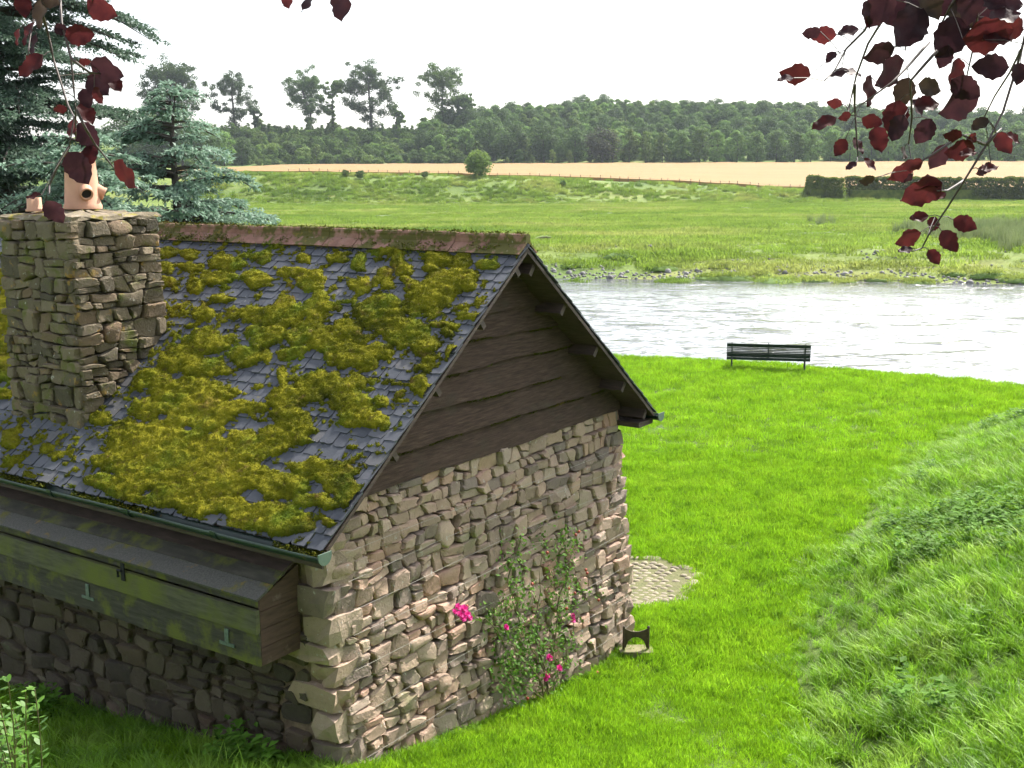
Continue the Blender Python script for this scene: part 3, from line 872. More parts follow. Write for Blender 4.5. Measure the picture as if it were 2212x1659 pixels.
BL = [(604.9 + .3125 * x, 432 + .3125 * y, .3125 * a * 1.06, .3125 * b * 1.1) for x, y, a, b in Z3] + \
     [(.3646 * x, 432 + .3646 * y, .3646 * a, .3646 * b) for x, y, a, b in Z2] + [(259.2 + .2734 * x, 864 + .2734 * y, .2734 * a, .2734 * b) for x, y, a, b in Z4]
BL += [(290, 1062, 60, 22), (380, 1082, 80, 22), (470, 1105, 70, 22), (560, 1128, 70, 24), (630, 1140, 50, 24), (230, 1045, 40, 18), (440, 1020, 120, 50), (330, 960, 90, 50)]
HL = [(259.2 + .2734 * x, 864 + .2734 * y, .2734 * a * 1.2, .2734 * b * 1.2) for x, y, a, b in H4] + [(660, 780, 38, 22), (560, 800, 30, 16), (740, 960, 55, 34)]


def moss_field(u, t):
    """cushion height (m) at roof coordinates; <= 0 where the slates are bare"""
    P = EN + u[..., None] * UH + t[..., None] * UPN
    X, Y = px(P)
    s = np.zeros(u.shape)
    # long soft streaks run down-slope to the left, as the clumps do
    X2 = X + 26 * (fbm(u * 3.1, t * 3.1, 3) - 0.5); Y2 = Y + 22 * (fbm(u * 3.3 + 7, t * 3.3 + 3, 3) - 0.5)
    for bx, by, a, b in BL:
        q = ((X2 - bx) / a) ** 2 + ((Y2 - by) / b) ** 2
        s = np.maximum(s, 1.15 - q * 0.75)
    hole = np.zeros(u.shape)
    for bx, by, a, b in HL:
        hole = np.maximum(hole, 1.2 - ((X2 - bx) / a) ** 2 - ((Y2 - by) / b) ** 2)
    s = s - 0.9 * np.clip(hole, 0, 1)
    s = np.where(u < -5.6, np.maximum(s, 1.5 * fbm(u * 1.5, t * 1.5, 3) - 0.42), s)
    n = fbm(u * 4.5 + t * 1.5, t * 6.5, 4) - 0.5
    n2 = fbm(u * 15 + t * 9, t * 22 - u * 5, 4) - 0.5
    m = np.clip(s, -0.4, 1) * 0.8 + 0.85 * n + 0.75 * n2 - 0.15
    # sparse extra tufts along the slate joints
    m = np.maximum(m, (fbm(u * 9 + 31, t * 11 + 5, 3) - 0.69) * 1.6)
    inside = (u > CU0 - 0.02) & (u < CU1 + 0.02) & (t > (CV0 - EV) / (RV - EV) * SLN) & (t < (CV1 - EV) / (RV - EV) * SLN)
    return np.where(inside, -1, m)


du = 0.016
us = np.arange(-8.2, OV - 0.02, du); ts = np.arange(-0.03, SLN - 0.10, du)
gu, gt = np.meshgrid(us, ts)
mf = moss_field(gu, gt)
lump = 0.5 * fbm(gu * 8, gt * 10, 3) + 0.5 * (1 - np.abs(2 * fbm(gu * 5.5 + 3, gt * 7.5 + 9, 3) - 1))
fine = fbm(gu * 20 + gt * 8, gt * 30, 3) - 0.5
hgt = np.where(mf > 0, 0.040 * np.clip(mf, 0, 0.5) ** 0.75 * (0.5 + 1.0 * lump) + 0.008 + 0.016 * fine * np.clip(mf * 4, 0, 1) + 0.007 * rng.random(mf.shape), -0.006)
hgt = hgt + np.where(mf > 0.1, 0.035 * np.clip((lump - 0.52) * 3, 0, 1) * np.clip(mf, 0, 0.6), 0)
nu, ntt = len(us), len(ts)
P = EN + gu[..., None] * UH + gt[..., None] * UPN + (hgt + 0.024)[..., None] * NRN
P = P + (rng.normal(0, 0.003, P.shape)) + np.array([0, 0, -0.15])[None, None] * np.clip(hgt, 0, 1)[..., None]
ok = (mf > 0)
cellok = ok[:-1, :-1] | ok[1:, :-1] | ok[:-1, 1:] | ok[1:, 1:]
jj, kk = np.nonzero(cellok)
ii = jj * nu + kk
F = np.stack([ii, ii + 1, ii + nu + 1, ii + nu], 1)
used = np.unique(F); mp_ = np.zeros(nu * ntt, int); mp_[used] = np.arange(len(used))
tintm = (0.55 * fbm(gu * 1.3, gt * 1.6, 3) + 0.55 * (fbm(gu * 9 + gt * 3, gt * 13, 4) - 0.5) + 0.16 + 0.35 * np.clip(hgt / 0.07, 0, 1)).ravel()  # tone varies at random; crest light and hollow shade painted in by height
M_MOSS = mkmat("roof_moss", [(0.25, (0.07, 0.075, 0.008)), (0.5, (0.17, 0.15, 0.012)), (0.75, (0.27, 0.22, 0.02))], 22, 8, 0.95,
               bump=(120, 1.0, 0.012), bump2=(34, 0.9, 0.02), spec=0.1,
               tcol=[(0.18, (0.042, 0.052, 0.008)), (0.40, (0.12, 0.132, 0.012)), (0.60, (0.235, 0.24, 0.016)), (0.85, (0.38, 0.36, 0.03))],
               patches=((9, 0.58, 0.72, (0.13, 0.085, 0.028)), (1.7, 0.52, 0.70, (0.12, 0.17, 0.014)), (3.1, 0.60, 0.74, (0.20, 0.14, 0.03))))
V0 = P.reshape(-1, 3)[used]; F0 = mp_[F]; T0 = tintm[used]
# a pelt of fine stems so that the edges stay ragged
pick = np.nonzero((mf > 0.02).ravel())[0]
pick = rng.choice(pick, size=min(210000, len(pick) * 5), replace=True)
b0 = P.reshape(-1, 3)[pick] + rng.uniform(-du / 2, du / 2, (len(pick), 1)) * UH + rng.uniform(-du / 2, du / 2, (len(pick), 1)) * UPN - NRN * 0.004
dr = NRN * 0.8 + ZH * 0.2 + rng.normal(0, 0.55, (len(pick), 3)); dr /= np.linalg.norm(dr, axis=1)[:, None]
edge_ = np.clip(1 - mf.ravel()[pick] / 0.15, 0, 1)[:, None]; hl_ = rng.uniform(0.010, 0.024, (len(pick), 1)) * (1 + 0.7 * edge_); sw = np.cross(dr, rng.normal(size=dr.shape)); sw /= np.linalg.norm(sw, axis=1)[:, None]
wd = rng.uniform(0.0022, 0.0045, (len(pick), 1))
Vf = np.stack([b0 - sw * wd, b0 + sw * wd, b0 + dr * hl_], 1).reshape(-1, 3)
Tf = np.repeat(tintm[pick] + rng.normal(0.06, 0.09, len(pick)), 3)
o = obj("moss", V0, F0, M_MOSS, roof, True, T0); o["kind"] = "stuff"; o["label"] = "thick yellow green moss cushions"
o = obj("moss_pile", Vf, np.arange(len(Vf)).reshape(-1, 3), M_MOSS, roof, False, Tf); o["kind"] = "stuff"

# ---- lay the slates; those that show largest are parts of their own
near = slate_rows(EN, UPN, NRN, SLN, LU, OV)
sc_ = []
for s in near:
    c_ = s[0] + s[2] * 0.25; X, Y = px(c_)
    bare = float(moss_field(np.array([s[4]]), np.array([s[5] + 0.05]))[0]) < 0.08
    a_ = abs(np.cross(s[1], s[2]) @ (c_ - CAM)) / np.linalg.norm(c_ - CAM) ** 3
    sc_.append(a_ * (1 if bare else 0.15) if (0 < X < 2212 and 0 < Y < 1659) else 0)
order = np.argsort(sc_)[::-1]; own = set(order[:300].tolist())
m_ = MB(); t_ = []
for i, (org, x, y, z_, u_, tt, var, ti) in enumerate(near):
    if i in own:
        o = bpy.data.objects.new("slate", SV[var][2])
        place(o, Matrix(((x[0], y[0], z_[0], org[0]), (x[1], y[1], z_[1], org[1]), (x[2], y[2], z_[2], org[2]), (0, 0, 0, 1))), roof); o["tint"] = float(ti)
    else:
        V = SV[var][0]; m_.add(org + V[:, :1] * x + V[:, 1:2] * y + V[:, 2:] * z_, SV[var][1]); t_ += [ti] * len(V)
o = obj("slates", np.vstack(m_.v), m_.f, M_SLATE, roof, False, t_); o["kind"] = "stuff"
m_ = MB(); t_ = []
for org, x, y, z_, u_, tt, var, ti in slate_rows(EF, UPF, NRF, SLF, LU, OV):
    V = SV[var][0]; m_.add(org + V[:, :1] * x + V[:, 1:2] * y + V[:, 2:] * z_, SV[var][1]); t_ += [ti] * len(V)
o = obj("slates", np.vstack(m_.v), m_.f, M_SLATE, roof, False, t_); o["kind"] = "stuff"

# ---- ridge tiles with a roll on top
M_RIDGE = mkmat("clay_ridge", [(0.3, (0.15, 0.075, 0.05)), (0.55, (0.26, 0.135, 0.10)), (0.75, (0.33, 0.20, 0.155))], 6, 8, 0.9, bump=(28, 0.6, 0.01),
                patches=((4.5, 0.45, 0.53, (0.085, 0.078, 0.012)), (9, 0.60, 0.66, (0.17, 0.13, 0.02)), (26, 0.66, 0.72, (0.38, 0.34, 0.30))))
u = OV - 0.01; apex = Bp(0, RV, RZ)
while u > LU:
    l_ = 0.45
    sec = []
    dn, df = -UPN, -UPF
    j = rng.normal(0, 0.004)
    for q, side_ in ((0.175, 0), (0.10, 0), (0.02, 0)):
        sec.append(apex + dn * q + NRN * (0.058 + j))
    for w in np.linspace(200, -20, 8):
        a_ = math.radians(w); sec.append(apex + ZH * (0.095 + j) + 0.042 * (math.cos(a_) * VH + math.sin(a_) * ZH))
    for q in (0.02, 0.10, 0.175): sec.append(apex + df * q + NRF * (0.058 + j))
    outer = np.array(sec); n = len(outer)
    inner = np.array([apex + df * 0.17 + NRF * 0.043, apex + ZH * 0.05, apex + dn * 0.17 + NRN * 0.043])
    ring = np.concatenate([outer, inner]); k = len(ring)
    V = np.concatenate([ring + UH * u, ring + UH * (u - l_ + 0.006)])
    F = [(i, (i + 1) % k, (i + 1) % k + k, i + k) for i in range(k)] + [tuple(range(k))[::-1], tuple(range(k, 2 * k))]
    obj("ridge_tile", V, F, M_RIDGE, roof)
    u -= l_
# moss on the ridge
cl = []
for uu in np.arange(-8, OV - 0.03, 0.012):
    for w in rng.uniform(-0.2, 0.2, 5):
        if fbm(np.array(uu * 3.0), np.array(w * 9.0 + 3), 3) + 0.25 * (abs(w) < 0.06) > 0.56:
            d = (-UPN, NRN) if w < 0 else (-UPF, NRF)
            top = abs(w) < 0.05
            cl.append((apex + UH * uu + (ZH * 0.135 + VH * w * 0.8 if top else d[0] * abs(w) + d[1] * 0.062)))
cl = np.array(cl); cl = np.repeat(cl, 7, 0) + rng.normal(0, 0.012, (len(cl) * 7, 3))
V, F = cards(cl, rng.uniform(0.008, 0.02, len(cl)), tri=True)
o = obj("ridge_moss", V, F, M_MOSS, roof, False, np.repeat(rng.uniform(0.15, 0.6, len(cl)), 3)); o["kind"] = "stuff"

M_BOARD = mkmat("gable_board", [(0.3, (0.034, 0.021, 0.016)), (0.55, (0.070, 0.043, 0.033)), (0.8, (0.12, 0.080, 0.063))], 5, 8, 0.85, spec=0.2,
                bump=(7, 0.5, 0.012, (1, 1, 16)), stretch=(1, 1, 12), patches=((44, 0.71, 0.75, (0.26, 0.24, 0.22)), (2.0, 0.56, 0.72, (0.060, 0.045, 0.034), (1, 1, 3))))
# ---- gable boards, wany edged and lapped
z_edges = [3.09, 3.40, 3.71, 4.03, 4.31, 4.56, 4.78, 5.12]
def roof_under(z, sgn):
    return (EV + (z + 0.05 - EZ) / sl) if sgn < 0 else (FV - (z + 0.05 - FZ) * (FV - RV) / (RZ - FZ))
for k in range(len(z_edges) - 1):
    z0, z1 = z_edges[k] - 0.035, z_edges[k + 1] + 0.03
    n = 26; bot = []; top = []
    v0, v1 = max(roof_under(z0, -1), 0.02) + 0.01, min(roof_under(z0, 1), WID + 0.02) - 0.01
    if k == 0: v0, v1 = max(v0, -0.01), v1
    vv = np.linspace(v0, v1, n)
    zb_ = z0 + 0.035 * (fbm(vv * 1.6 + 9 * k, vv * 0 + k, 3) - 0.5) * 1.6
    zt_ = np.minimum(z1, np.minimum(EZ + (vv - EV) * sl - 0.055, FZ + (FV - vv) * (RZ - FZ) / (FV - RV) - 0.055)); zt_ = np.maximum(zt_, zb_ + 0.004)
    V = np.concatenate([Bp(0.078 + 0 * vv, vv, zb_), Bp(0.078 - 0.055 * (zt_ - zb_) / 0.34, vv, zt_), Bp(0.050 + 0 * vv, vv, zb_), Bp(0.050 - 0.055 * (zt_ - zb_) / 0.34, vv, zt_)])
    F = []
    for i in range(n - 1):
        F += [(i, i + 1, n + i + 1, n + i), (2 * n + i + 1, 2 * n + i, 3 * n + i, 3 * n + i + 1), (i + 1, i, 2 * n + i, 2 * n + i + 1), (n + i, n + i + 1, 3 * n + i + 1, 3 * n + i)]
    F += [(0, n, 3 * n, 2 * n), (n - 1, 3 * n - 1, 4 * n - 1, 2 * n - 1)]
    o = obj("weatherboard", V, F, M_BOARD, cottage)
    al = []
    for v_ in np.arange(v0 + 0.05, v1 - 0.05, 0.010):
        if fbm(np.array(v_ * 2.2 + 7 * k), np.array(k * 3.1), 3) > 0.44: al.append((v_, float(np.interp(v_, vv, zb_)) - 0.006))
    if al and 1 <= k <= 4:
        al = np.array(al); ap = np.repeat(Bp(0.082, al[:, 0], al[:, 1]), 3, 0) + rng.normal(0, 0.006, (len(al) * 3, 3))
        V2, F2 = cards(ap, 0.014, tri=True); o2 = obj("algae", V2, F2, M_MOSS, o, False, np.full(len(V2), 0.3)); o2["kind"] = "stuff"
c = MB(); V = Bp([-0.02] * 3, [0.25, WID - 0.25, RV], [2.96, 2.96, 5.05]); c.add(np.concatenate([V, V - UH * 0.05]), [(0, 1, 2), (5, 4, 3), (0, 3, 4, 1), (1, 4, 5, 2), (2, 5, 3, 0)])
c.obj("gable_backing", M_WOOD_D, cottage)

# purlins, showing their ends under the verge
def purlin(v, z, nr, up, w=0.055, h=0.12):
    c = MB(); c.box(Bp(-0.6, v, z) - nr * (0.05 + h) - up * w / 2, UH * (OV - 0.055 + 0.6), up * w, nr * h); c.obj("purlin", M_WOOD_D, cottage)
for v, z in ((2.55, 5.05), (1.95, 4.59), (1.24, 4.03), (0.61, 3.54)): purlin(v, EZ + (v - EV) * sl, NRN, UPN)
for v in (2.95, 3.55, 4.25, 4.90, 5.45): purlin(v, FZ + (FV - v) * (RZ - FZ) / (FV - RV), NRF, UPF)
# boxed-in far eave
c = MB(); c.box(Bp(-0.5, WID - 0.05, 2.86), UH * (OV - 0.06 + 0.5), VH * 0.36, ZH * 0.06); c.obj("eave_board", M_WOOD_D, cottage)

# ---- gutters
M_GUT = mkmat("green_painted_iron", [(0.3, (0.007, 0.020, 0.013)), (0.6, (0.014, 0.036, 0.024)), (0.8, (0.035, 0.045, 0.028))], 5, 7, 0.45, bump=(30, 0.3, 0.005),
              patches=((7, 0.60, 0.68, (0.10, 0.07, 0.02)), (3, 0.62, 0.7, (0.05, 0.055, 0.02))))
M_GUT_END = mkmat("pale_green_iron", [(0.3, (0.07, 0.12, 0.095)), (0.7, (0.13, 0.18, 0.14))], 12, 6, 0.6, bump=(30, 0.3, 0.005))
def gutter_run(v, z, sgn, name):
    c = MB(); k = 9; r_ = 0.074
    arc = [(-r_ * math.cos(a_), -r_ * math.sin(a_)) for a_ in np.linspace(0, math.pi, k)]
    arc2 = [(x * 0.88, y * 0.88 + 0.001) for x, y in arc[::-1]]
    sec = arc + arc2; n = len(sec); us_ = np.linspace(OV + 0.03, LU, 60)
    V = np.concatenate([Bp([u_] * n, [v + p[0] for p in sec], [z + p[1] + 0.004 * math.sin(u_ * 2.1) for p in sec]) for u_ in us_])
    F = [(a * n + i, a * n + (i + 1) % n, (a + 1) * n + (i + 1) % n, (a + 1) * n + i) for a in range(len(us_) - 1) for i in range(n)]
    c.add(V, F + [tuple(range(n))])
    g = c.obj(name, M_GUT, cottage, True)
    for uj in np.arange(OV - 1.25, LU, -1.22):
        c = MB(); r2 = 0.085
        a1 = [(-r2 * math.cos(a_), -r2 * math.sin(a_)) for a_ in np.linspace(-0.12, math.pi + 0.12, 11)]
        a2 = [(x * 0.9, y * 0.9) for x, y in a1[::-1]]; sc2 = a1 + a2; n2 = len(sc2)
        V = np.concatenate([Bp([uj + q] * n2, [v + p[0] for p in sc2], [z + p[1] for p in sc2]) for q in (0.035, -0.035)])
        c.add(V, [(i, (i + 1) % n2, (i + 1) % n2 + n2, i + n2) for i in range(n2)] + [tuple(range(n2)), tuple(range(n2, 2 * n2))[::-1]])
        c.obj("gutter_collar", M_GUT, g)
    c = MB(); e = [(-0.078 * math.cos(a_), -0.078 * math.sin(a_)) for a_ in np.linspace(0, math.pi, 11)] + [(0.078, 0.03), (-0.078, 0.03)]
    V = np.concatenate([Bp([OV + 0.042] * 13, [v + p[0] for p in e], [z + p[1] for p in e]), Bp([OV + 0.032] * 13, [v + p[0] for p in e], [z + p[1] for p in e])])
    c.add(V, [tuple(range(13)), tuple(range(13, 26))[::-1]] + [(i, i + 13, (i + 1) % 13 + 13, (i + 1) % 13) for i in range(13)])
    c.obj("gutter_end", M_GUT_END, g)
gutter_run(EV - 0.066, EZ - 0.035, -1, "gutter")
gutter_run(FV + 0.066, FZ - 0.035, 1, "gutter")
# fascia behind the near gutter
c = MB(); c.box(Bp(LU, EV + 0.03, EZ - 0.20), UH * (OV - 0.09 - LU), VH * 0.025, ZH * 0.17); c.obj("fascia_board", M_WOOD_D, cottage)
# bits of moss in the gutter
gm = []
for uu in np.arange(-6.5, OV, 0.012):
    if fbm(np.array(uu * 2.6 + 4), np.array(1.3), 3) > 0.47: gm += [(uu, EV - 0.055 + rng.uniform(-0.06, 0.05), EZ - 0.035 + rng.uniform(-0.02, 0.014)) for _ in range(4)]
gm = np.array(gm); gm = Bp(gm[:, 0], gm[:, 1], gm[:, 2])
V, F = cards(np.repeat(gm, 4, 0) + rng.normal(0, 0.010, (len(gm) * 4, 3)), 0.018, tri=True)
o = obj("gutter_moss", V, F, M_MOSS, cottage, False, np.repeat(rng.uniform(0.1, 0.55, len(gm) * 4), 3)); o["kind"] = "stuff"

# ---- long weathered timber locker hung on the long wall
M_GREY = mkmat("weathered_board", [(0.3, (0.028, 0.025, 0.018)), (0.55, (0.056, 0.050, 0.037)), (0.8, (0.10, 0.09, 0.069))], 4, 8, 0.85, bump=(8, 0.5, 0.01, (1, 1, 10)), stretch=(1, 1, 8),
               patches=((2.4, 0.50, 0.62, (0.115, 0.125, 0.018)), (30, 0.70, 0.74, (0.35, 0.34, 0.30))))
M_GREY_G = mkmat("algae_green_board", [(0.3, (0.045, 0.045, 0.025)), (0.55, (0.09, 0.088, 0.05)), (0.8, (0.14, 0.13, 0.09))], 4, 8, 0.85, bump=(8, 0.5, 0.01, (1, 1, 10)), stretch=(1, 1, 8),
                 patches=((1.5, 0.40, 0.60, (0.115, 0.13, 0.018)),))
M_FELT = mkmat("gritty_felt", [(0.3, (0.06, 0.057, 0.05)), (0.7, (0.13, 0.122, 0.108))], 60, 6, 0.95, bump=(90, 1.0, 0.01),
               patches=((2.5, 0.55, 0.62, (0.13, 0.12, 0.02)), (5, 0.6, 0.68, (0.24, 0.14, 0.05))))
M_RED = mkmat("reddish_board", [(0.3, (0.045, 0.022, 0.016)), (0.7, (0.105, 0.058, 0.043))], 4, 8, 0.8, bump=(8, 0.5, 0.01, (1, 1, 10)), stretch=(1, 1, 7),
              patches=((3, 0.58, 0.70, (0.20, 0.15, 0.12)),))
M_ZINC = mkmat("galvanised", [(0.3, (0.10, 0.13, 0.135)), (0.7, (0.22, 0.27, 0.27))], 20, 4, 0.45, metal=0.5)
locker = empty("timber_locker", Bp(-4, -0.24, 1.72), cottage); locker["label"] = "long weathered timber locker with a felted lid on the shaded wall"
SU = -0.19; SL0 = -7.4; SD = -0.49
def wavy(name, p0, ax_l, length, ax_w, width, nrm_, thick, mat, amp=0.008, n=30):
    q = np.linspace(0, length, n); w1 = amp * (fbm(q * 1.3 + rng.random() * 50, q * 0, 3) - 0.5) * 2; w2 = amp * (fbm(q * 1.5 + rng.random() * 50, q * 0, 3) - 0.5) * 2
    A = p0 + q[:, None] * ax_l + w1[:, None] * ax_w; B_ = p0 + q[:, None] * ax_l + (width + w2)[:, None] * ax_w
    V = np.concatenate([A, B_, A + nrm_ * thick, B_ + nrm_ * thick]); F = []
    for i in range(n - 1):
        F += [(i, i + 1, n + i + 1, n + i)[::-1], (2 * n + i, 2 * n + i + 1, 3 * n + i + 1, 3 * n + i), (i, 2 * n + i, 2 * n + i + 1, i + 1)[::-1], (n + i, n + i + 1, 3 * n + i + 1, 3 * n + i)[::-1]]
    F += [(0, n, 3 * n, 2 * n), (n - 1, 3 * n - 1, 4 * n - 1, 2 * n - 1)]
    if np.dot(np.cross(ax_l, ax_w), nrm_) < 0: F = [f[::-1] for f in F]
    return obj(name, V, F, mat, locker)
wavy("front_board", Bp(SL0, SD, 2.035), UH, SU - SL0, ZH, 0.215, -VH, 0.044, M_GREY_G)
wavy("front_board", Bp(SL0, SD, 1.735), UH, SU - SL0, ZH, 0.31, -VH, 0.018, M_GREY)
wavy("front_rail", Bp(SL0, SD + 0.02, 2.263), UH, SU - SL0, ZH, 0.08, -VH, 0.012, M_GREY, 0.003)
lid_up = VH * 0.49 + ZH * 0.22; lid_n = np.cross(UH, lid_up); lid_n /= np.linalg.norm(lid_n); lid_up = lid_up / np.linalg.norm(lid_up)
pl = Bp(SL0, SD - 0.045, 2.345)
wavy("lid_board", pl, UH, SU - SL0 + 0.03, lid_up, 0.205, lid_n, 0.024, M_FELT, 0.004)
wavy("lid_board", pl + lid_up * 0.20 + lid_n * 0.006, UH, SU - SL0 + 0.028, lid_up, 0.17, lid_n, 0.026, M_GREY, 0.004)
wavy("lid_board", pl + lid_up * 0.36 + lid_n * 0.014, UH, SU - SL0 + 0.026, lid_up, 0.20, lid_n, 0.026, M_WOOD_D, 0.004)
for k in range(4):
    z0 = 1.74 + k * 0.165; d0 = 0.0
    zt0 = min(z0 + 0.16, 2.345); 
    c = MB(); V = []
    top_f = min(zt0, 2.34); top_b = min(z0 + 0.16, 2.52) if k < 3 else 2.53
    P4 = [(SD + 0.004, z0), (-0.02, z0 + 0.0), (-0.02, top_b), (SD + 0.004, top_f)]
    V = np.concatenate([Bp([SU + 0.002] * 4, [p[0] for p in P4], [p[1] for p in P4]), Bp([SU - 0.02] * 4, [p[0] for p in P4], [p[1] for p in P4])])
    c.add(V, [(0, 1, 2, 3), (7, 6, 5, 4)] + [(i, i + 4, (i + 1) % 4 + 4, (i + 1) % 4) for i in range(4)]); c.obj("end_board", M_RED, locker)
c = MB(); c.box(Bp(SL0, SD + 0.005, 1.735), UH * (SU - SL0 - 0.03), VH * 0.44, ZH * 0.018); c.obj("bottom_board", M_WOOD_D, locker)
for uu in (-0.62, -2.62, -4.6):
    c = MB(); c.box(Bp(uu, SD - 0.030, 1.86), UH * 0.05, VH * 0.008, ZH * 0.14); c.box(Bp(uu - 0.07, SD - 0.03, 1.842), UH * 0.19, VH * 0.008, ZH * 0.03); c.obj("hinge", M_ZINC, locker)
c = MB(); c.box(Bp(-2.0, SD - 0.06, 2.17), UH * 0.05, VH * 0.012, ZH * 0.17); c.tube([Bp(-2.03, SD - 0.07, 2.20), Bp(-2.03, SD - 0.07, 2.27), Bp(-1.98, SD - 0.07, 2.27)], 0.014); c.obj("hasp", M_DARK, locker)

# ---- training wires on the gable
M_WIRE = mkmat("wire", [(0, (0.30, 0.28, 0.25)), (1, (0.40, 0.37, 0.33))], 4, 2, 0.5, metal=0.3)
for zz in (0.33, 0.72, 1.12, 1.52, 1.86, 2.10, 2.36, 2.60):
    pts = [Bp(float(batter(zz)) + 0.082 + 0.006 * math.sin(v * 3), v, zz + 0.02 * math.sin(v * 1.1 + zz * 5)) for v in np.linspace(0.25, WID - 0.15, 14)]
    c = MB(); c.tube(pts, 0.0018, 5); c.obj("training_wire", M_WIRE, gable)

# ================================================================== things on the lawn
M_BENCH = mkmat("dark_green_bench_paint", [(0.3, (0.007, 0.016, 0.013)), (0.7, (0.018, 0.034, 0.028))], 9, 6, 0.6, spec=0.25, bump=(12, 0.3, 0.006, (1, 1, 8)), patches=((14, 0.66, 0.74, (0.05, 0.065, 0.045)),))
M_IRON = mkmat("dark_cast_iron", [(0.3, (0.010, 0.013, 0.014)), (0.7, (0.03, 0.03, 0.028))], 14, 5, 0.5, metal=0.3)
# bench: back to us, facing the river; legs stand where the photograph puts them
bl = np.array([*onz(1580, 797, lawn_z(6.8, 34.9))[:2]]); br = np.array([*onz(1738, 803, lawn_z(8.9, 34.3))[:2]])
ex = np.append((br - bl) / np.linalg.norm(br - bl), 0); ey = np.array([-ex[1], ex[0], 0])          # ey: away from us
span = np.linalg.norm(br - bl); mid = np.append((bl + br) / 2, 0); mid[2] = float(lawn_z(mid[0], mid[1])) - 0.02
bench = empty("park_bench", mid)
tag(bench, "dark green slatted park bench on the lawn, its back turned, facing the river", "bench")
half = span / 2 + 0.16
q = lambda a, b, z: mid + ex * a + ey * b + ZH * z
def slat(c0, wv, tv, name):
    c = MB(); s0 = q(-half, 0, 0) + c0
    c.box(s0 - wv / 2 - tv / 2, ex * (2 * half), wv, tv); c.obj(name, M_BENCH, bench)
bd = ZH * 0.93 - ey * 0.30; bd /= np.linalg.norm(bd); bn = np.cross(ex, bd)
for k in range(8):
    h = 0.045 + 0.055 * k
    slat(ey * (0.06) + ZH * 0.42 + bd * h, bd * ((0.05, 0.05, 0.044, 0.036, 0.034, 0.036, 0.044, 0.075)[k]), bn * 0.02, "back_slat")
for k in range(7): slat(ey * (0.12 + 0.055 * k) + ZH * (0.43 + 0.004 * k), ey * 0.045, ZH * 0.022, "seat_slat")
c = MB(); c.box(q(-half, 0.045, 0.335), ex * 2 * half, ey * 0.03, ZH * 0.085); c.obj("rear_rail", M_BENCH, bench)
for a in (-span / 2, 0.0, span / 2):
    leg = MB()
    if a != 0:
        leg.tube([q(a, -0.06, 0.0), q(a, 0.02, 0.2), q(a, 0.07, 0.42)], [0.028, 0.022, 0.026], 8)
        leg.obj("leg", M_IRON, bench)
        leg = MB(); leg.tube([q(a, 0.52, 0.0), q(a, 0.46, 0.2), q(a, 0.47, 0.42)], [0.028, 0.022, 0.024], 8); leg.obj("leg", M_IRON, bench)
    leg = MB(); leg.tube([q(a, 0.09, 0.40), q(a, 0.035, 0.55), q(a, -0.04, 0.80), q(a, -0.08, 0.90)], [0.026, 0.022, 0.02, 0.016], 8); leg.obj("back_stay", M_IRON, bench)
    if a != 0:
        leg = MB(); leg.tube([q(a, 0.0, 0.66), q(a, 0.2, 0.68), q(a, 0.44, 0.67), q(a, 0.49, 0.6), q(a, 0.47, 0.44)], [0.02, 0.022, 0.024, 0.02, 0.018], 8); leg.obj("armrest", M_IRON, bench)
    leg = MB(); leg.box(q(a - 0.02, 0.06, 0.385), ex * 0.04, ey * 0.44, ZH * 0.03); leg.obj("seat_bearer", M_IRON, bench)

# boot scraper beside the corner
s0 = onz(1347, 1405, 0.13); s1 = onz(1400, 1405, 0.13)
sx = (s1 - s0); sw_ = np.linalg.norm(sx); sx /= sw_; sy = np.cross(ZH, sx)
M_RUST = mkmat("rusty_iron", [(0.3, (0.035, 0.024, 0.016)), (0.7, (0.085, 0.055, 0.032))], 18, 6, 0.7, bump=(60, 0.4, 0.004))
scr = empty("boot_scraper", (s0 + s1) / 2)
tag(scr, "small rusty iron boot scraper with arched blade standing in the grass", "boot scraper")
n = 13; tq = np.linspace(0, 1, n)
topz = 0.245 + 0.05 * (2 * tq - 1) ** 2; botz = 0.04 + 0.135 * np.sqrt(np.clip(1 - (2 * np.clip((tq - 0.09) / 0.82, 0, 1) - 1) ** 2, 0, 1))
V = np.concatenate([[s0 + sx * (t * sw_) + ZH * z for t, z in zip(tq, zz)] for zz in (botz, topz)]); V = np.concatenate([V - sy * 0.006, V + sy * 0.006]); F = []
for i in range(n - 1): F += [(i, i + 1, n + i + 1, n + i), (2 * n + i + 1, 2 * n + i, 3 * n + i, 3 * n + i + 1), (i + 1, i, 2 * n + i, 2 * n + i + 1), (n + i, n + i + 1, 3 * n + i + 1, 3 * n + i)]
F += [(0, n, 3 * n, 2 * n), (n - 1, 3 * n - 1, 4 * n - 1, 2 * n - 1)]
obj("scraper_blade", V, F, M_RUST, scr)
for t in (0, 1):
    c = MB(); c.tube([s0 + sx * (t * sw_) - ZH * 0.04, s0 + sx * (t * sw_) + ZH * 0.25, s0 + sx * (t * sw_) + ZH * 0.31], [0.016, 0.014, 0.012], 8)
    c.lathe(s0 + sx * (t * sw_) + ZH * 0.30, [(0.001, -0.018), (0.017, -0.008), (0.019, 0.004), (0.012, 0.018), (0.001, 0.022)], 8); c.obj("scraper_post", M_RUST, scr)
M_PAD = mkmat("stone_pad", [(0.3, (0.15, 0.14, 0.07)), (0.7, (0.24, 0.21, 0.12))], 9, 6, 0.95, bump=(30, 0.6, 0.01))
c = MB(); V, F = block_mesh((s0 + s1) / 2 + sy * 0.02 - ZH * 0.03, sx, sy, ZH, (sw_ + 0.12, 0.26, 0.10)); obj("scraper_stone", V, F, M_PAD, scr)

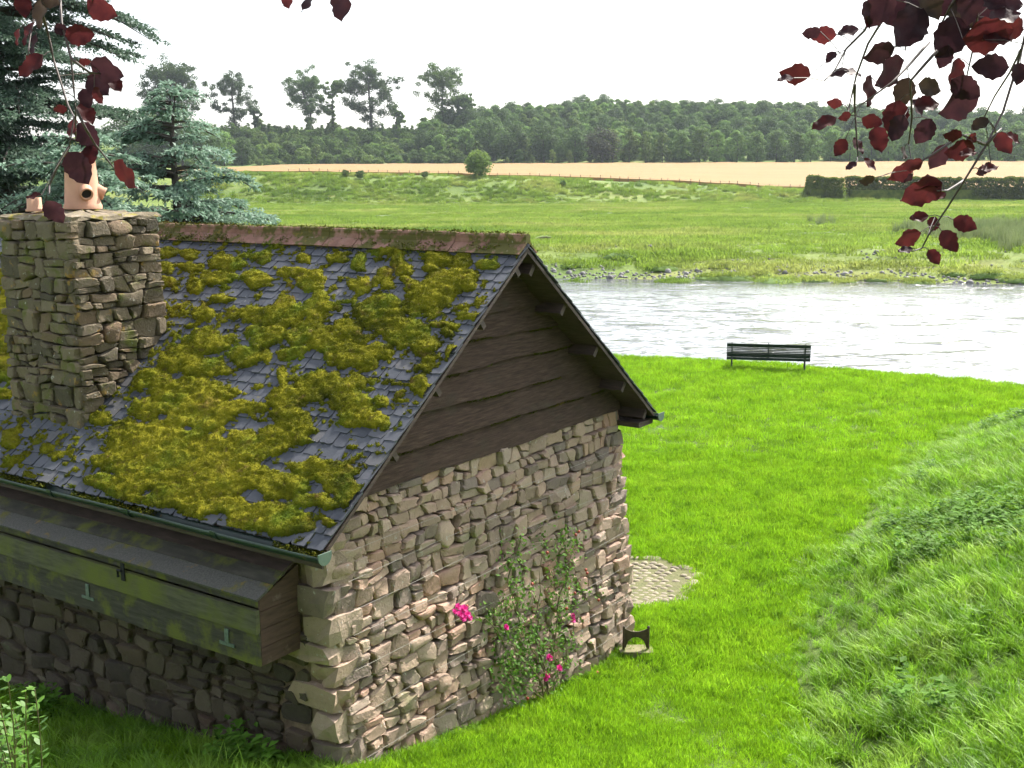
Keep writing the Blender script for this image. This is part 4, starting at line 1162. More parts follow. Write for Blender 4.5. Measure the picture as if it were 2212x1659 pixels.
# cobbles outside the hidden door
M_COB = mkmat("pale_cobble", [(0.3, (0.17, 0.145, 0.095)), (0.7, (0.29, 0.25, 0.18))], 14, 6, 0.85, bump=(40, 0.4, 0.008), rnd=0.2)
M_EARTH = mkmat("cobble_bed", [(0.3, (0.08, 0.09, 0.025)), (0.7, (0.15, 0.14, 0.06))], 16, 7, 0.95, bump=(40, 0.8, 0.02))
pp = np.array([onz(x, y, 0)[:2] for x, y in [(1352, 1205), (1430, 1207), (1512, 1238), (1470, 1312), (1385, 1335), (1330, 1330), (1290, 1260)]])
ctr = pp.mean(0)
V = np.array([[*ctr, float(lawn_z(*ctr)) + 0.03]] + [[x, y, float(lawn_z(x, y)) + 0.012] for x, y in pp])
path = obj("cobbled_path", V, [(0, 1 + i, 1 + (i + 1) % 7) for i in range(7)][::1], M_EARTH, None, True)
if path.data.polygons[0].normal.z < 0: path.data.flip_normals()
tag(path, "patch of pale cobbles set in the lawn beside the cottage corner", "cobbles", kind="structure")
CB = []
for k in range(5):
    mb = MB(); nn = 9; prof = [(1.0, -0.3), (1.02, 0.15), (0.8, 0.62), (0.42, 0.9)]
    V = []; j_ = rng.uniform(0.86, 1.12, nn)
    for r_, z_ in prof: V += [(r_ * j_[i] * math.cos(2 * math.pi * i / nn), r_ * j_[i] * math.sin(2 * math.pi * i / nn), z_ + rng.normal(0, 0.04)) for i in range(nn)]
    V.append((0, 0, 0.98)); F = [(l * nn + i, l * nn + (i + 1) % nn, (l + 1) * nn + (i + 1) % nn, (l + 1) * nn + i) for l in range(3) for i in range(nn)] + [(3 * nn + i, 3 * nn + (i + 1) % nn, 4 * nn) for i in range(nn)]
    CB.append(mkmesh("cobble", V, F, True, M_COB))
def in_poly(p, poly):
    x, y = p; r_ = False; n = len(poly)
    for i in range(n):
        (x1, y1), (x2, y2) = poly[i], poly[(i + 1) % n]
        if (y1 > y) != (y2 > y) and x < (x2 - x1) * (y - y1) / (y2 - y1) + x1: r_ = not r_
    return r_
def cobble(x, y, a, b, rot, h=0.03, name="cobble"):
    o = bpy.data.objects.new(name, CB[int(rng.integers(5))])
    place(o, Matrix.Translation((x, y, float(lawn_z(x, y)) + 0.012)) @ Matrix.Rotation(rot, 4, 'Z') @ Matrix.Diagonal((a, b, h, 1)), path)
inner = ctr + (pp - ctr) * 0.86
for i, yy in enumerate(np.arange(pp[:, 1].min(), pp[:, 1].max(), 0.115)):
    for xx in np.arange(pp[:, 0].min(), pp[:, 0].max(), 0.145):
        x, y = xx + 0.07 * (i % 2) + rng.normal(0, 0.012), yy + rng.normal(0, 0.01)
        if in_poly((x, y), inner) and rng.random() < 0.93 and uvz(np.array([x, y, 0]))[1] > WID - 0.02 and not (x > ctr[0] + 0.35 and rng.random() < 0.6): cobble(x, y, rng.uniform(0.06, 0.075), rng.uniform(0.045, 0.055), rng.normal(0, 0.3), rng.uniform(0.03, 0.045))
for i in range(7):
    a, b = pp[i], pp[(i + 1) % 7]; l_ = np.linalg.norm(b - a); k = 0.12
    if i in (5, 6): continue
    while k < l_:
        p = a + (b - a) * k / l_
        if rng.random() < 0.85: cobble(p[0], p[1], rng.uniform(0.13, 0.2), rng.uniform(0.07, 0.1), math.atan2(*(b - a)[::-1]) + rng.normal(0, 0.15), 0.03, "edging_stone")
        k += rng.uniform(0.28, 0.45)

# ---- climbing rose on the gable
M_ROSELEAF = mkmat("rose_leaf", [(0.3, (0.06, 0.15, 0.02)), (0.55, (0.12, 0.24, 0.03)), (0.8, (0.22, 0.29, 0.055))], 9, 5, 0.65, spec=0.25, transl=0.4)
M_CANE = mkmat("rose_cane", [(0.3, (0.08, 0.09, 0.03)), (0.7, (0.18, 0.13, 0.06))], 14, 4, 0.7)
M_PINK = mkmat("rose_petal", [(0.3, (0.62, 0.015, 0.22)), (0.7, (0.80, 0.04, 0.36))], 30, 3, 0.6, transl=0.3)
M_BUD = mkmat("rose_hip", [(0.3, (0.30, 0.04, 0.03)), (0.7, (0.45, 0.10, 0.05))], 20, 3, 0.5)
gw = lambda x, y, d: (lambda P: P + UH * d)(onplane(x, y, UH + 0.0977 * ZH, Bp(0.30, 0, 0)))
rb = gw(1157, 1505, 0.16); rb[2] = float(lawn_z(rb[0], rb[1])) - 0.02
rose = empty("climbing_rose", rb)
tag(rose, "climbing rose with pink flowers trained up the stone gable", "rose bush")
canes = [[(1157, 1505), (1150, 1440), (1110, 1350), (1080, 1250), (1095, 1160)], [(1160, 1505), (1165, 1420), (1190, 1300), (1200, 1220), (1220, 1150)],
         [(1153, 1505), (1120, 1430), (1060, 1380), (1020, 1330), (968, 1318)], [(1162, 1505), (1185, 1450), (1215, 1380), (1230, 1300)], [(1156, 1505), (1100, 1470), (1060, 1440)],
         [(1159, 1505), (1155, 1450), (1140, 1380), (1130, 1290), (1150, 1200)], [(1155, 1505), (1148, 1450)], [(1160, 1505), (1172, 1440)]]
tips = []
for cn in canes:
    pts = [rb + rng.normal(0, 0.03, 3) * [1, 1, 0]] + [gw(x, y, 0.10 + 0.1 * rng.random()) for x, y in cn[1:]]
    P2 = []
    for a, b in zip(pts[:-1], pts[1:]):
        for t in np.linspace(0, 1, 5)[:-1]: P2.append(a + (b - a) * t + rng.normal(0, 0.012, 3))
    P2.append(pts[-1]); tips.append(np.array(P2))
    c = MB(); c.tube(P2, np.linspace(0.011, 0.004, len(P2)), 6); c.obj("cane", M_CANE, rose)
RB = [(1090, 1170, 35, 30, 60), (1075, 1230, 35, 35, 70), (1160, 1170, 25, 40, 40), (1200, 1170, 25, 40, 120), (1190, 1240, 28, 40, 110), (1100, 1290, 45, 40, 140), (1190, 1300, 40, 40, 130), (1060, 1350, 40, 40, 130),
      (1120, 1370, 60, 40, 260), (1190, 1370, 45, 35, 120), (1080, 1430, 45, 40, 220), (1140, 1430, 50, 35, 120), (1080, 1480, 40, 30, 110), (1200, 1430, 35, 30, 60), (1165, 1490, 40, 25, 50), (1240, 1270, 25, 20, 30), (985, 1320, 20, 14, 14), (1040, 1310, 25, 30, 30),
      (1110, 1540, 40, 14, 60)]
LP = []
for x, y, a, b, n in RB:
    for _ in range(int(n * 1.15)):
        LP.append(gw(x + rng.normal(0, a * 0.48), y + rng.normal(0, b * 0.55), abs(rng.normal(0.10, 0.08)) + 0.05))
LP = np.array(LP); V, F = cards(LP, rng.uniform(0.035, 0.065, len(LP)), nrm=np.array([0.5, -0.3, 0.6]), aspect=0.55, jit=0.6)
o = obj("foliage", V, F, M_ROSELEAF, rose); o["kind"] = "stuff"
def flower(x, y, r_, d=0.2):
    c0 = gw(x, y, d); mb = MB()
    fd = np.array([0.55, -0.6, 0.55]); fd /= np.linalg.norm(fd); sA = np.cross(fd, ZH); sA /= np.linalg.norm(sA); sB = np.cross(sA, fd)
    for ring, (nn, rr, up_) in enumerate(((6, 1.0, 0.15), (5, 0.72, 0.45), (4, 0.42, 0.75))):
        for k in range(nn):
            w = 2 * math.pi * (k + 0.5 * ring) / nn; dd = math.cos(w) * sA + math.sin(w) * sB; ss = -math.sin(w) * sA + math.cos(w) * sB
            mb.add([c0, c0 + r_ * (dd * rr * 0.6 - ss * rr * 0.5 + fd * up_ * 0.5), c0 + r_ * (dd * rr + fd * (up_ + rng.normal(0, 0.1))), c0 + r_ * (dd * rr * 0.6 + ss * rr * 0.5 + fd * up_ * 0.5)], [(0, 1, 2, 3)])
    return mb.obj("flower", M_PINK, rose)
for x, y, r_ in [(955, 1302, .042), (968, 1306, .05), (960, 1318, .045), (974, 1318, .05), (980, 1325, .04), (948, 1312, .035), (966, 1326, .045), (1206, 1322, .035), (1206, 1332, .04), (1060, 1346, .04), (1154, 1412, .05), (1176, 1434, .045), (1148, 1449, .05), (1146, 1456, .04)]: flower(x, y, r_)
for x, y in [(1222, 1143), (1215, 1150), (1153, 1188), (1237, 1225), (1240, 1232), (1200, 1265), (1213, 1275), (978, 1302), (1195, 1308), (1120, 1255), (1265, 1290), (1262, 1445), (1110, 1500), (1240, 1470)]:
    c = MB(); c.lathe(gw(x, y, 0.18), [(0.001, -0.02), (0.016, -0.008), (0.018, 0.006), (0.01, 0.018), (0.001, 0.02)], 7); c.obj("rose_hip", M_BUD, rose, True)

# ================================================================== grass
def foot_ok(x, y):
    q_ = np.stack([x, y], -1) - N0[:2]; u = q_ @ UH[:2]; v = q_ @ VH[:2]
    return ~((u < 0.30) & (u > -LEN - 0.1) & (v > -0.06) & (v < WID + 0.05))
def seen(x, y, z, pad=520):
    q_ = np.stack([x, y, z], -1) - CAM; d = q_ @ FW
    X = CX + FPX * (q_ @ RT) / d; Y = CY - FPX * (q_ @ UP) / d
    return (d > 0.5) & (X > -pad) & (X < 2212 + pad) & (Y < 1659 + 150)
lv = [tuft("lawn_tuft", *blades(34, 0.11, 0.03, 0.075, 0.007, 0.55, 2), G_BLADE) for _ in range(5)]
def sample(n, y0, y1, f):
    y = np.sqrt(rng.uniform(y0 ** 2, y1 ** 2, n)); n = int(n * 1.35); y = np.sqrt(rng.uniform(y0 ** 2, y1 ** 2, n)); x = rng.uniform(-0.70, 0.70, n) * y
    z = lawn_z(x, y); k = seen(x, y, z) & foot_ok(x, y) & f(x, y)
    return x[k], y[k], z[k]
bare_path = lambda x, y: np.array([not in_poly(p, pp) for p in zip(x, y)])
short = lambda x, y: (sdist(x, y, TOE_R) < 0.25) & (sdist(x, y, EDGE) > 0.1)
A = []
for n, y0, y1 in ((26000, 8.0, 15), (30000, 15, 24), (26000, 24, 39)): A.append(sample(n, y0, y1, short))
x, y, z = (np.concatenate(t) for t in zip(*A))
kk = bare_path(x, y); x, y, z = x[kk], y[kk], z[kk]
wear = np.exp(-((x - (1.9 - 0.12 * (y - 11))) / 0.45) ** 2) * sstep(14.5, 11.5, y)
sc = (0.45 + 1.35 * fbm(x * 2.6, y * 2.6, 3)) * (1 + 0.02 * y) * (1 - 0.45 * wear)
kk = rng.random(len(x)) > 0.4 * wear
x, y, z, sc = x[kk], y[kk], z[kk], sc[kk]
rot = np.stack([rng.normal(0, 0.12, len(x)), rng.normal(0, 0.12, len(x)), rng.uniform(0, 6.28, len(x))], 1)
scatter("grass", np.stack([x, y, z - 0.004], 1), rot, sc, rng.integers(0, 5, len(x)), lv, "short bright green blades of the mown lawn", "grass")

lg = [tuft("long_tuft", *blades(30, 0.12, 0.20, 0.46, 0.013, 0.42, 4, droop=0.6, dirbias=-0.14), G_LONG) for _ in range(5)]
long_ = lambda x, y: (sdist(x, y, TOE_R) > -0.15) & (sdist(x, y, EDGE) > 0.5)
xa, ya, za = sample(30000, 7.0, 31, long_)
d_ = sdist(xa, ya, TOE_R); kk = rng.random(len(xa)) < (0.55 + 0.45 * sstep(0, 1, d_)); xa, ya, za, d_ = xa[kk], ya[kk], za[kk], d_[kk]
sc = (0.30 + 0.95 * fbm(xa * 1.3 + 9, ya * 1.3, 3)) * (0.6 + 0.4 * sstep(-0.1, 1.2, d_))
# rank edge along the shaded foot of the house and the near left bank
n = 1500; uu = rng.uniform(-6.5, 0.3, n); vv = -0.06 - np.abs(rng.normal(0, 0.12, n)); e1 = Bp(uu, vv, 0)
n2 = 260; vv2 = rng.uniform(0.0, WID, n2); e2 = Bp(0.34 + np.abs(rng.normal(0, 0.07, n2)), vv2, 0)
xb = rng.uniform(-7.5, -1.9, 3500); yb = rng.uniform(6.2, 11.5, 3500); kb = foot_ok(xb, yb) & (rng.random(3500) < 0.75)
ex_ = np.concatenate([e1[:, 0], e2[:, 0], xb[kb]]); ey_ = np.concatenate([e1[:, 1], e2[:, 1], yb[kb]])
xx = np.concatenate([xa, ex_]); yy = np.concatenate([ya, ey_]); zz = np.concatenate([za, lawn_z(ex_, ey_)])
ss = np.concatenate([sc, np.concatenate([rng.uniform(0.2, 0.6, n), rng.uniform(0.2, 0.4, n2), rng.uniform(0.35, 0.8, kb.sum())])])
rot = np.stack([rng.normal(0, 0.16, len(xx)), rng.normal(0, 0.16, len(xx)), rng.normal(0, 1.1, len(xx))], 1)
scatter("long_grass", np.stack([xx, yy, zz - 0.01], 1), rot, ss, rng.integers(0, 5, len(xx)), lg, "long arching grass left uncut on the steep bank", "long grass")
# broad leaved weeds among it
wv = []
for k in range(4):
    V = []; F = []
    for i in range(22):
        a = rng.random() * 6.28; h = rng.uniform(0.06, 0.30); p0 = np.array([math.cos(a), math.sin(a), 0]) * rng.uniform(0, 0.13) + [0, 0, h]
        t = rng.random() * 6.28; d = np.array([math.cos(t), math.sin(t), rng.uniform(-0.3, 0.35)]); s = np.cross(d, ZH); s /= np.linalg.norm(s); l_ = rng.uniform(0.06, 0.13)
        b = len(V); V += [p0, p0 + d * l_ * 0.45 - s * l_ * 0.28 + ZH * 0.01, p0 + d * l_, p0 + d * l_ * 0.45 + s * l_ * 0.28 + ZH * 0.01]; F.append((b, b + 1, b + 2, b + 3))
    wv.append(tuft("weed", np.array(V), F, G_WEED))
xw, yw, zw = sample(4000, 8, 30, lambda x, y: (sdist(x, y, TOE_R) > 0.8) & (fbm(x * 0.55 + 3, y * 0.55 + 8, 3) > 0.60))
xw2, yw2, zw2 = sample(2500, 10, 22, lambda x, y: (np.hypot(x - 6.8, y - 16.0) < 1.6))
u3 = rng.uniform(-5.5, 0.1, 90); e3 = Bp(u3, -0.15 - rng.random(90) * 0.3, 0)
kk = fbm(u3 * 1.5, u3 * 0, 2) > 0.5; e3 = e3[kk]
xx = np.concatenate([xw, xw2, e3[:, 0]]); yy = np.concatenate([yw, yw2, e3[:, 1]]); zz = lawn_z(xx, yy)
rot = np.stack([rng.normal(0, 0.1, len(xx)), rng.normal(0, 0.1, len(xx)), rng.uniform(0, 6.28, len(xx))], 1)
scatter("weeds", np.stack([xx, yy, zz + 0.03], 1), rot, rng.uniform(0.6, 1.3, len(xx)), rng.integers(0, 4, len(xx)), wv, "broad leaved green weeds growing through the long grass", "weeds")

# ---- leafy shrub in the near left corner
M_SHRUB = mkmat("bright_shrub_leaf", [(0.3, (0.07, 0.18, 0.015)), (0.7, (0.14, 0.28, 0.03))], 9, 4, 0.4, transl=0.45, rnd=0.0)
sb = at_y(20, 1620, 6.6); gz = float(lawn_z(sb[0], sb[1]))
shrub = empty("leafy_shrub", (sb[0], sb[1], gz))
tag(shrub, "small leafy shrub with glossy light green leaves at the foot of the bank", "shrub")
c0 = np.array([sb[0], sb[1], gz]); LV = []; LF = []
for k in range(26):
    tip = at_y(rng.normal(5, 40), rng.uniform(1470, 1720), 6.6 + rng.normal(0, 0.25))
    if k < 3: tip = at_y((75, 60, 30)[k], (1490, 1505, 1555)[k], 6.6)
    pts = [c0 + rng.normal(0, 0.05, 3) * [1, 1, 0], c0 * 0.45 + tip * 0.55 + rng.normal(0, 0.05, 3), tip]
    pts = [pts[0], (pts[0] + pts[1]) / 2, pts[1], (pts[1] + pts[2]) / 2 + rng.normal(0, 0.015, 3), tip]
    c = MB(); c.tube(pts, np.linspace(0.008, 0.003, 5), 5); c.obj("stem", M_CANE, shrub)
    for t in np.linspace(0.35, 1.0, 15):
        f_ = t * 4; i = min(int(f_), 3); p = pts[i] + (pts[i + 1] - pts[i]) * (f_ - i)
        for sgn in (-1, 1):
            w = rng.random() * 6.28; d = np.array([math.cos(w), math.sin(w), rng.uniform(0.1, 0.7)]); d /= np.linalg.norm(d); s_ = np.cross(d, ZH); s_ /= np.linalg.norm(s_); l_ = rng.uniform(0.045, 0.075); up_ = np.cross(s_, d)
            b = len(LV); LV += [p, p + d * l_ * 0.3 - s_ * l_ * 0.2, p + d * l_ * 0.7 - s_ * l_ * 0.22, p + d * l_, p + d * l_ * 0.7 + s_ * l_ * 0.22, p + d * l_ * 0.3 + s_ * l_ * 0.2]; LF.append(tuple(range(b, b + 6)))
o = obj("foliage", np.array(LV), LF, M_SHRUB, shrub); o["kind"] = "stuff"

# ================================================================== the far side: hedge, fence, bushes, trees
M_BARK = mkmat("bark", [(0.3, (0.035, 0.030, 0.025)), (0.7, (0.09, 0.075, 0.06))], 2, 6, 0.95, bump=(6, 0.6, 0.05))
def leafmat(name, a, b, c, sc=0.5, rnd=0.34, tr=0.4):
    return mkmat(name, [(0.3, a), (0.5, b), (0.72, c)], sc, 5, 0.7, transl=tr, rnd=rnd, spec=0.2)
M_LF1 = leafmat("broadleaf_mid", (0.075, 0.13, 0.030), (0.11, 0.185, 0.042), (0.155, 0.24, 0.055))
M_ROW = leafmat("plantation_leaf", (0.085, 0.155, 0.040), (0.13, 0.225, 0.055), (0.185, 0.29, 0.07))
M_LF2 = leafmat("broadleaf_dark", (0.042, 0.080, 0.026), (0.068, 0.118, 0.034), (0.10, 0.16, 0.045))
M_LF3 = leafmat("broadleaf_pale", (0.105, 0.165, 0.040), (0.15, 0.225, 0.054), (0.20, 0.28, 0.070))
M_LF4 = leafmat("copper_brown_leaf", (0.030, 0.036, 0.022), (0.048, 0.054, 0.032), (0.070, 0.080, 0.045))
M_HEDGE = leafmat("hedge_leaf", (0.08, 0.125, 0.018), (0.14, 0.195, 0.026), (0.23, 0.27, 0.04), sc=0.8)


def crown(seed, h, w, leaf, n_cl, per, shape="round", low=0.12):
    """foliage of a far tree: uneven clumps of leaf faces through the crown's volume"""
    r = np.random.default_rng(seed); P = []; Nn = []
    for k in range(n_cl):
        if shape == "round":
            d = r.normal(size=3); d /= np.linalg.norm(d); q = r.uniform(0.35, 1.0) ** 0.6
            c = np.array([d[0] * w / 2 * q * 0.86, d[1] * w / 2 * q * 0.86, h * (low + (1 - low) * (0.5 + 0.46 * d[2] * q))]); cr = r.uniform(0.13, 0.24) * w
        else:
            t = r.random() ** 0.85; a = r.random() * 6.28; ww = w / 2 * (math.sin(math.pi * min(1, 0.16 + 0.80 * t)) ** 0.6)
            q = r.uniform(0.3, 1.0); c = np.array([math.cos(a) * ww * q * 0.85, math.sin(a) * ww * q * 0.85, h * (low + (0.95 - low) * t)]); cr = r.uniform(0.11, 0.2) * w
        d = r.normal(size=(per, 3)); d /= np.linalg.norm(d, axis=1)[:, None]; d[:, 2] = np.abs(d[:, 2]) * 0.9 + d[:, 2] * 0.1 - 0.15 * r.random(per)
        P.append(c + d * cr * (r.uniform(0.55, 1.08, (per, 1)))); Nn.append(d)
    P = np.concatenate(P); Nn = np.concatenate(Nn)
    return cards(P, r.uniform(0.6, 1.3, len(P)) * leaf, nrm=Nn + [0, 0, 0.25], aspect=0.8, jit=0.45, r=r)


def trunk_mesh(h, r0, seed=0, limbs=4, w=3.0):
    r = np.random.default_rng(seed); c = MB()
    pts = [(0, 0, -0.4), (0.02 * h * r.normal(), 0.02 * h * r.normal(), h * 0.4), (0.03 * h * r.normal(), 0.03 * h * r.normal(), h * 0.75)]
    c.tube(pts, [r0, r0 * 0.7, r0 * 0.3], 7)
    for k in range(limbs):
        a = r.random() * 6.28; t = r.uniform(0.3, 0.65); b = np.array(pts[1]) * t / 0.5; b[2] = h * t
        c.tube([b, b + [math.cos(a) * w * 0.25, math.sin(a) * w * 0.25, h * 0.10], b + [math.cos(a) * w * 0.42, math.sin(a) * w * 0.42, h * 0.2]], [r0 * 0.4, r0 * 0.25, r0 * 0.1], 5)
    return np.vstack(c.v), c.f


KIND = {}
def proto(key, h, w, leaf, ncl, per, mat, shape, seed, tr=0.25, low=0.12):
    V, F = crown(seed, h, w, leaf, ncl, per, shape, low); cm = mkmesh("crown", V, F, False, mat)
    V, F = trunk_mesh(h, tr, seed, 4, w); tm = mkmesh("trunk", V, F, True, M_BARK)
    KIND[key] = (cm, tm)


def plant(name, key, P, s, label, cat, group=None, sx=1.0, rz=None):
    rz = rng.random() * 6.28 if rz is None else rz
    M = Matrix.Translation(Vector([float(c) for c in P]))
    e = bpy.data.objects.new(name, None); e.empty_display_size = 1; place(e, M); tag(e, label, cat, group)
    S = Matrix.Rotation(rz, 4, 'Z') @ Matrix.Diagonal((s * sx, s * sx, s, 1))
    cm, tm = KIND[key]
    place(bpy.data.objects.new("crown", cm), M @ S, e); place(bpy.data.objects.new("trunk", tm), M @ S, e)
    return e


for k in range(3): proto(("row", k), 12.0, 8.5, 0.62, 60, 46, M_ROW, "tall", 100 + k, 0.25, 0.04)
for k in range(3): proto(("rowp", k), 11.0, 7.5, 0.60, 55, 46, M_LF3, "tall", 110 + k, 0.22, 0.04)
for k in range(2): proto(("dark", k), 14.0, 12.0, 0.65, 80, 46, M_LF2, "round", 120 + k, 0.35, 0.03)
proto(("brown", 0), 13.0, 13.5, 0.6, 90, 46, M_LF4, "round", 130, 0.35, 0.0)
for k in range(3): proto(("bush", k), 4.0, 5.0, 0.42, 34, 40, (M_LF1, M_LF3, M_LF2)[k], "round", 140 + k, 0.12, 0.0)
for k in range(2): proto(("cone", k), 6.0, 3.6, 0.42, 34, 40, (M_LF1, M_LF3)[k], "tall", 150 + k, 0.12, 0.0)

def gx_at(pxx, dist): return (pxx - CX) / FPX * dist / math.cos(_p) * 1.0
def ground_far(pxx, dist):
    # world x of a picture column at a ground distance (the ground there lies near eye level)
    x = (pxx - CX) / FPX * dist * 1.016
    return np.array([x, dist, float(far_z(x, dist))])

# the plantation row behind the wheat
X = 1318; k = 0
row_labels = "broad green tree in the even row behind the wheat field"
while X < 2290:
    P = ground_far(X, 446 + rng.normal(0, 1.5)); key = ("row", int(rng.integers(3)))
    lab = row_labels
    if X < 1460: key = ("rowp", int(rng.integers(3)))
    plant("row_tree", key, P, rng.uniform(1.0, 1.18), "paler narrow tree at the start of the row beside the dark brown tree" if X < 1460 else lab, "tree",
          "pale trees at the start of the row" if X < 1460 else "even row of trees behind the wheat", sx=rng.uniform(0.85, 1.0))
    X += rng.uniform(34, 44); k += 1
plant("dark_tree", ("brown", 0), ground_far(1296, 440), 1.02, "dark brownish round tree at the end of the plantation row", "tree", None, 1.02)
for xx, dd, s, key, nm in ((1240, 448, 0.95, ("dark", 0), 0), (1175, 452, 1.05, ("dark", 1), 0), (1110, 455, 1.0, ("dark", 0), 0), (1060, 460, 1.15, ("dark", 1), 0), (1010, 462, 1.0, ("row", 0), 0)):
    plant("dark_tree", key, ground_far(xx, dd), s, "dark green tree at the foot of the wooded hill beside the wheat", "tree", "dark trees at the foot of the wooded hill")
for xx, s, c_ in ((1036, 1.45, 0), (1192, 0.95, 1), (1228, 0.9, 1), (1150, 0.6, 0), (1098, 0.5, 1)):
    plant("young_tree", ("cone", c_), ground_far(xx, 438), s, "small cone shaped young tree standing before the dark trees by the wheat", "tree", "young trees along the wheat edge")

# the wooded hill beyond reads as one mass
hv = [bpy.data.objects.new("wood_crown", KIND[k_][0]) for k_ in (("row", 0), ("row", 1), ("dark", 0), ("rowp", 0), ("bush", 0), ("row", 2))]
HP = []
for yy in np.arange(454, 665, 5.5):
    x0 = (930 - CX) / FPX * yy; x1 = (2500 - CX) / FPX * yy
    for xx in np.arange(x0, x1, 5.5):
        x_, y_ = xx + rng.normal(0, 1.8), yy + rng.normal(0, 1.8); HP.append((x_, y_))
HP = np.array(HP); hz = far_z(HP[:, 0], HP[:, 1])
HS = rng.uniform(0.42, 0.80, len(HP)) * (0.8 + 0.5 * fbm(HP[:, 0] * 0.03, HP[:, 1] * 0.03, 2))
scatter("wooded_hill", np.column_stack([HP, hz - 0.5]), np.column_stack([np.zeros((len(HP), 2)), rng.uniform(0, 6.28, len(HP))]), HS, rng.integers(0, 6, len(HP)), hv,
        "wooded hill of green broadleaf trees above the plantation row", "wood")

# shrubs on the steep slope under the tall trees
BL2 = ["rounded green bush on the scrubby slope below the tall trees", "pale green bush on the scrubby slope below the tall trees", "dark green bush on the scrubby slope below the tall trees"]
for t in range(70):
    X_ = rng.uniform(520, 1000); dd = rng.uniform(440, 522); kk = int(rng.choice(3, p=[0.42, 0.28, 0.30])); P = ground_far(X_, dd)
    if rng.random() < 0.2: plant("slope_tree", ("cone", int(rng.integers(2))), P, rng.uniform(0.7, 1.3), "narrow young tree rising from the scrub below the tall trees", "tree", "narrow young trees in the scrub")
    else: plant("slope_bush", ("bush", kk), P, rng.uniform(0.7, 1.55), BL2[kk], "bush", ("rounded", "pale", "dark")[kk] + " bushes on the scrubby slope")
for X_ in np.arange(540, 1010, 17):
    kk = int(rng.choice(3)); plant("slope_bush", ("bush", kk), ground_far(X_, 520 + rng.normal(0, 2)), rng.uniform(0.6, 1.1), BL2[kk], "bush", ("rounded", "pale", "dark")[kk] + " bushes on the scrubby slope")

sv_ = [bpy.data.objects.new("scrub_bush", KIND[k_][0]) for k_ in (("bush", 0), ("bush", 1), ("bush", 2), ("cone", 0), ("bush", 0))]
SPt = np.array([(x_ + rng.normal(0, 1.2), y_ + rng.normal(0, 1.2)) for y_ in np.arange(444, 545, 4.2) for x_ in np.arange((330 - CX) / FPX * y_, (1040 - CX) / FPX * y_, 4.2)])
scatter("scrub", np.column_stack([SPt, far_z(SPt[:, 0], SPt[:, 1]) - 0.6]), np.column_stack([np.zeros((len(SPt), 2)), rng.uniform(0, 6.28, len(SPt))]), rng.uniform(0.6, 1.15, len(SPt)), rng.integers(0, 5, len(SPt)), sv_,
        "dense low scrub covering the slope below the skyline trees", "scrub")

# tall lopped trees on the skyline: trunk, steep limbs, ragged clumps with sky between
def tall_tree(X_, ytop, wpx, dist, seed, label, dens=1.0, mat=M_LF2):
    r = np.random.default_rng(seed); P = ground_far(X_, dist); top = at_y(X_, ytop, dist); h = top[2] - P[2]; w = wpx / FPX * dist
    e = empty("skyline_tree", P); tag(e, label, "tree")
    c = MB(); tp = [P + [0, 0, -0.5], P + [0.02 * h * r.normal(), 0, h * 0.35], P + [0.03 * h * r.normal(), 0, h * 0.7], P + [0.03 * h * r.normal(), 0, h * 0.93]]
    c.tube(tp, [0.75, 0.55, 0.36, 0.10], 7); cl = []
    for k in range(int(24 * dens)):
        t = r.uniform(0.34, 0.95); i = min(int(t * 3), 2); b = tp[i] + (tp[i + 1] - tp[i]) * (t * 3 - i); a = r.random() * 6.28
        reach = w / 2 * (0.55 + 0.45 * math.sin(math.pi * t)) * r.uniform(0.45, 1.05); rise = h * r.uniform(0.02, 0.11)
        tip = b + [math.cos(a) * reach, math.sin(a) * reach, rise]; mid_ = (b + tip) / 2 + [0, 0, -0.1 * reach]
        c.tube([b, mid_, tip], [0.16, 0.10, 0.04], 5); cl += [(tip, r.uniform(0.10, 0.17) * w), (mid_ + r.normal(0, 0.05 * w, 3), r.uniform(0.07, 0.13) * w)]
        for _ in range(2): cl.append((tip + r.normal(0, 0.11 * w, 3), r.uniform(0.06, 0.11) * w))
    for k in range(5): cl.append((tp[3] + r.normal(0, 0.12 * w, 3), r.uniform(0.09, 0.16) * w))
    for k in range(14): t = r.uniform(0.05, 0.45); cl.append((P + [r.normal(0, 0.08 * w), r.normal(0, 0.08 * w), h * t], r.uniform(0.08, 0.14) * w))
    L_P = []; 
    for cc, cr in cl:
        n = int(45 + 95 * (cr / 2.0)); d = r.normal(size=(n, 3)); d /= np.linalg.norm(d, axis=1)[:, None]; L_P.append(cc + d * cr * r.uniform(0.3, 1.05, (n, 1)) * [1, 1, 0.75])
    L_P = np.concatenate(L_P); V, F = cards(L_P, r.uniform(0.35, 0.75, len(L_P)), aspect=0.8, r=r)
    c.obj("trunk", M_BARK, e, True); obj("crown", V, F, mat, e)
tall_tree(398, 143, 112, 470, 1, "broad dark skyline tree standing behind the blue cedar", 2.2)
tall_tree(532, 163, 88, 515, 2, "thin ragged skyline tree with sparse limbs, nearest the broad one", 0.8)
tall_tree(576, 232, 26, 516, 9, "low dark bushy tree at the foot of the thin skyline tree", 0.7)
tall_tree(686, 154, 86, 520, 3, "rounded open crowned skyline tree beside a slim one", 1.2)
tall_tree(738, 170, 44, 520, 4, "slim young skyline tree between two large ones", 0.9, M_LF1)
tall_tree(818, 143, 104, 520, 5, "flat topped skyline tree with widely forked limbs", 1.35)
tall_tree(866, 228, 34, 520, 6, "small wispy tree beside the flat topped skyline tree", 0.5, M_LF1)
tall_tree(964, 141, 100, 520, 7, "tall feathery skyline tree at the edge of the wood", 1.0, M_LF1)
tall_tree(1012, 205, 50, 522, 8, "dark tree leaning against the wood edge by the feathery tree", 1.2)
